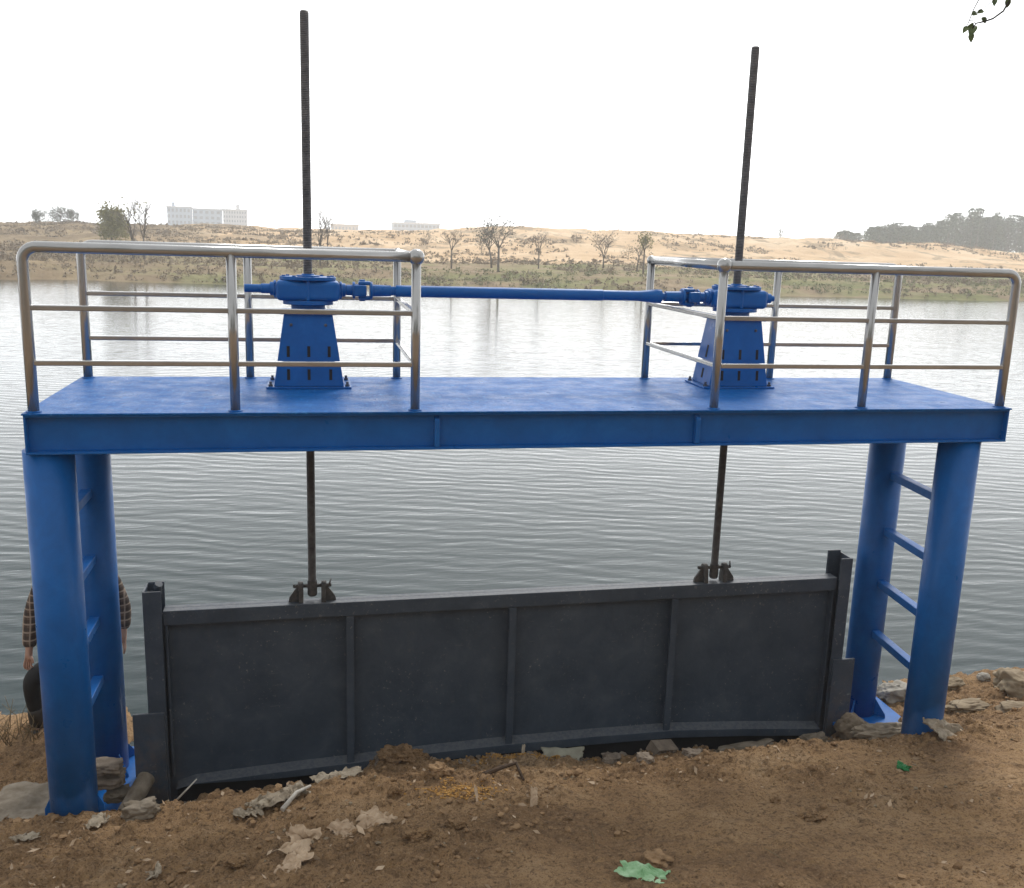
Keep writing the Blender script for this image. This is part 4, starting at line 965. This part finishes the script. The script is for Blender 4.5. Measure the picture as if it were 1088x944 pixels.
# ------------------------------------------------------------------ twig hanging in at the top right
def tp(px, py, D=2.9): v = ray(px, py); return CV+v*D
tb = Vector((8.2, -8.6, float(ground_h(8.2, -8.6, False))))
tw = empty('overhanging_tree', tb); tag(tw, 'tree whose thin leafy twig hangs in at the top right corner', 'tree')
o3 = -tb
def tl(pts): return [p+o3 for p in pts]
q = MB()
q.tube(tl([tp(1110, -260), tp(1095, -150), tp(1078, -50), tp(1073, 0), tp(1066, 12), tp(1055, 20), tp(1046, 23), tp(1037, 25), tp(1033, 31)]), [.009, .007, .0045, .0032, .0028, .0026, .0024, .002, .0015], 8)
q.tube(tl([tp(1078, -50), tp(1055, -25), tp(1040, 0), tp(1034, 11), tp(1030, 22), tp(1027, 28)]), [.004, .003, .0016, .0014, .0013, .0012], 7)
q.tube(tl([tp(1055, -25), tp(1057, 0), tp(1046, 8), tp(1039, 13), tp(1032, 16)]), [.003, .0014, .001, .001, .001], 6)
q.tube(tl([tp(1030, 22), tp(1034, 22), tp(1037, 26)]), .0010, 6)
q.build('twig', M['twig'], tw)
q = MB(); q.tube([(0, 0, -.3), (.05, .05, 1.6), (-.05, .1, 3.2), (.1, 0, 5.4), (.2, -.1, 8.2)], [.24, .19, .16, .11, .04], 14); q.build('trunk', M['bark'], tw)
te = tp(1110, -260)+o3
q = MB(); q.tube([(-.05, .1, 3.0), (-1.1, 1.0, 4.0), (-2.6, 2.6, 4.5), te+Vector((.5, -.6, .5)), te], [.085, .06, .035, .015, .009], 10)
random.seed(8); tips = []
for k in range(9):
    a_ = 2*math.pi*k/9; z_ = 3.6+.45*k; e_ = Vector((math.cos(a_)*2.3-(.0 if k else 0), math.sin(a_)*2.3-.9, z_+1.4)); q.tube([(.05, .05, z_), (math.cos(a_)*1.1, math.sin(a_)*1.1-.3, z_+.9), e_], [.06, .035, .01], 8); tips.append(e_)
q.build('limb', M['bark'], tw)
Pt = np.array([tips[random.randrange(9)] for k in range(5200)])+rng.normal(0, .85, (5200, 3)); flakes('crown', Pt, .075, M['leaf'], tw)
random.seed(4)
for px, py, ang, l in ((1034, 30, 1.9, 15), (1027, 30, 2.2, 10), (1032, 38, 1.6, 10), (1045, 21, .4, 10), (1035, 15, -.6, 10), (1041, 13, -.4, 9), (1057, 1, 1.7, 9), (1071, 1, 1.6, 10), (1033, 27, 2.8, 9), (1092, -30, 1.2, 14), (1060, -40, 2., 14)):
    c0 = tp(px, py)+o3; u = (rt*math.cos(ang)+dn*math.sin(ang)); nrm = (-fw+rt*random.uniform(-.6, .6)+dn*random.uniform(-.6, .6)).normalized(); w_ = nrm.cross(u).normalized(); u = w_.cross(nrm)
    Lm = l*2.9/FPX; q = MB(); rows = []
    for k in range(6):
        t = k/5; wd_ = .34*Lm*math.sin(math.pi*(.08+.9*t))**.8*(1-.25*t)
        c = c0+u*(t-.3)*Lm-nrm*(.12*Lm*(t-.4)**2*4)
        rows.append([q.b.verts.new(c-w_*wd_+nrm*wd_*.35), q.b.verts.new(c), q.b.verts.new(c+w_*wd_+nrm*wd_*.35)])
    for A, B in zip(rows, rows[1:]):
        for k in range(2): q.b.faces.new((A[k], A[k+1], B[k+1], B[k])).smooth = True
    q.build('leaf', M['leaf'], tw)

# the wood on the bank behind the photographer, out of frame: it shades and is mirrored in the front faces
for i, (x_, y_, h_, w_) in enumerate(((-15, -15, 5.5, 6), (-9.5, -17, 6.5, 6), (-4, -15.5, 5.5, 6), (1.5, -17, 6.5, 6), (6.5, -16, 6, 6), (12, -17.5, 6.5, 6), (17.5, -15, 5.5, 6))):
    far_bush_tree('leafy_tree', Vector((x_, y_, float(ground_h(np.array(float(x_)), np.array(float(y_)), False)))), h_, w_, 'unseen leafy tree of the row behind the photographer', M['wood'], 3200, 60+i, group='unseen trees behind the photographer', bare=.10)

# ------------------------------------------------------------------ air, sky, sun
hz = MB().box(-430, 570, -50, 780, -8, 30).build('haze', None); tag(hz, kind='stuff', label='pale haze over the lake and far bank', cat='haze')
m = bpy.data.materials.new('pale_haze'); m.use_nodes = True; nt = m.node_tree; nt.nodes.clear()
out = nt.nodes.new('ShaderNodeOutputMaterial'); pv = nt.nodes.new('ShaderNodeVolumePrincipled')
pv.inputs['Color'].default_value = (.95, .96, .98, 1); pv.inputs['Density'].default_value = .00135; pv.inputs['Anisotropy'].default_value = .2
nt.links.new(pv.outputs[0], out.inputs['Volume']); hz.data.materials.append(m); hz.display_type = 'WIRE'

w = bpy.data.worlds.new('World'); SC.world = w; w.use_nodes = True; nt = w.node_tree; nt.nodes.clear()
out = nt.nodes.new('ShaderNodeOutputWorld'); bg = nt.nodes.new('ShaderNodeBackground')
SUN_EL, SUN_AZ = R(48), R(24)           # azimuth measured from +Y towards +X: ahead of the camera, behind cloud
sky = nt.nodes.new('ShaderNodeTexSky'); sky.sky_type = 'NISHITA'; sky.sun_disc = False
sky.sun_elevation = SUN_EL; sky.sun_rotation = SUN_AZ; sky.air_density = 1.6; sky.dust_density = 6.; sky.ozone_density = 1.
hs = nt.nodes.new('ShaderNodeHueSaturation'); hs.inputs['Saturation'].default_value = .10; nt.links.new(sky.outputs[0], hs.inputs['Color'])
mx = mix(nt, .72, hs.outputs[0], (7.9, 8.15, 8.4))       # closed cloud layer over the sky
tc = nt.nodes.new('ShaderNodeTexCoord'); sz = nt.nodes.new('ShaderNodeSeparateXYZ'); nt.links.new(tc.outputs['Generated'], sz.inputs[0])
low_ = math_n(nt, 'POWER', math_n(nt, 'SUBTRACT', 1.0, math_n(nt, 'MAXIMUM', sz.outputs['Z'], 0.)), 7.)    # overcast brightening towards the horizon
az_ = N(nt, 'ShaderNodeMapRange'); nt.links.new(sz.outputs['Y'], az_.inputs[0])
for i_, v_ in enumerate((-.4, .9, .25, 4.3)): az_.inputs[i_+1].default_value = v_
gl_ = math_n(nt, 'ADD', 1.0, math_n(nt, 'MULTIPLY', low_, az_.outputs[0]))
vm = nt.nodes.new('ShaderNodeVectorMath'); vm.operation = 'SCALE'; nt.links.new(mx, vm.inputs[0]); nt.links.new(gl_, vm.inputs['Scale'])
nt.links.new(vm.outputs[0], bg.inputs[0]); bg.inputs['Strength'].default_value = .10; nt.links.new(bg.outputs[0], out.inputs[0])
sd = bpy.data.lights.new('sun', 'SUN'); so = bpy.data.objects.new('sun', sd); COL.objects.link(so)
sd.energy = 1.5; sd.angle = R(14); sd.color = (1., .96, .90)
dirv = Vector((math.sin(SUN_AZ)*math.cos(SUN_EL), math.cos(SUN_AZ)*math.cos(SUN_EL), math.sin(SUN_EL)))
so.rotation_euler = dirv.to_track_quat('Z', 'Y').to_euler(); so.location = (0, 0, 20)
SC.view_settings.view_transform = 'Standard'; SC.view_settings.look = 'None'; SC.view_settings.exposure = .44; SC.view_settings.gamma = 1
SC.render.engine = 'CYCLES'
SC.cycles.max_bounces = 6; SC.cycles.diffuse_bounces = 3; SC.cycles.glossy_bounces = 3; SC.cycles.volume_bounces = 1
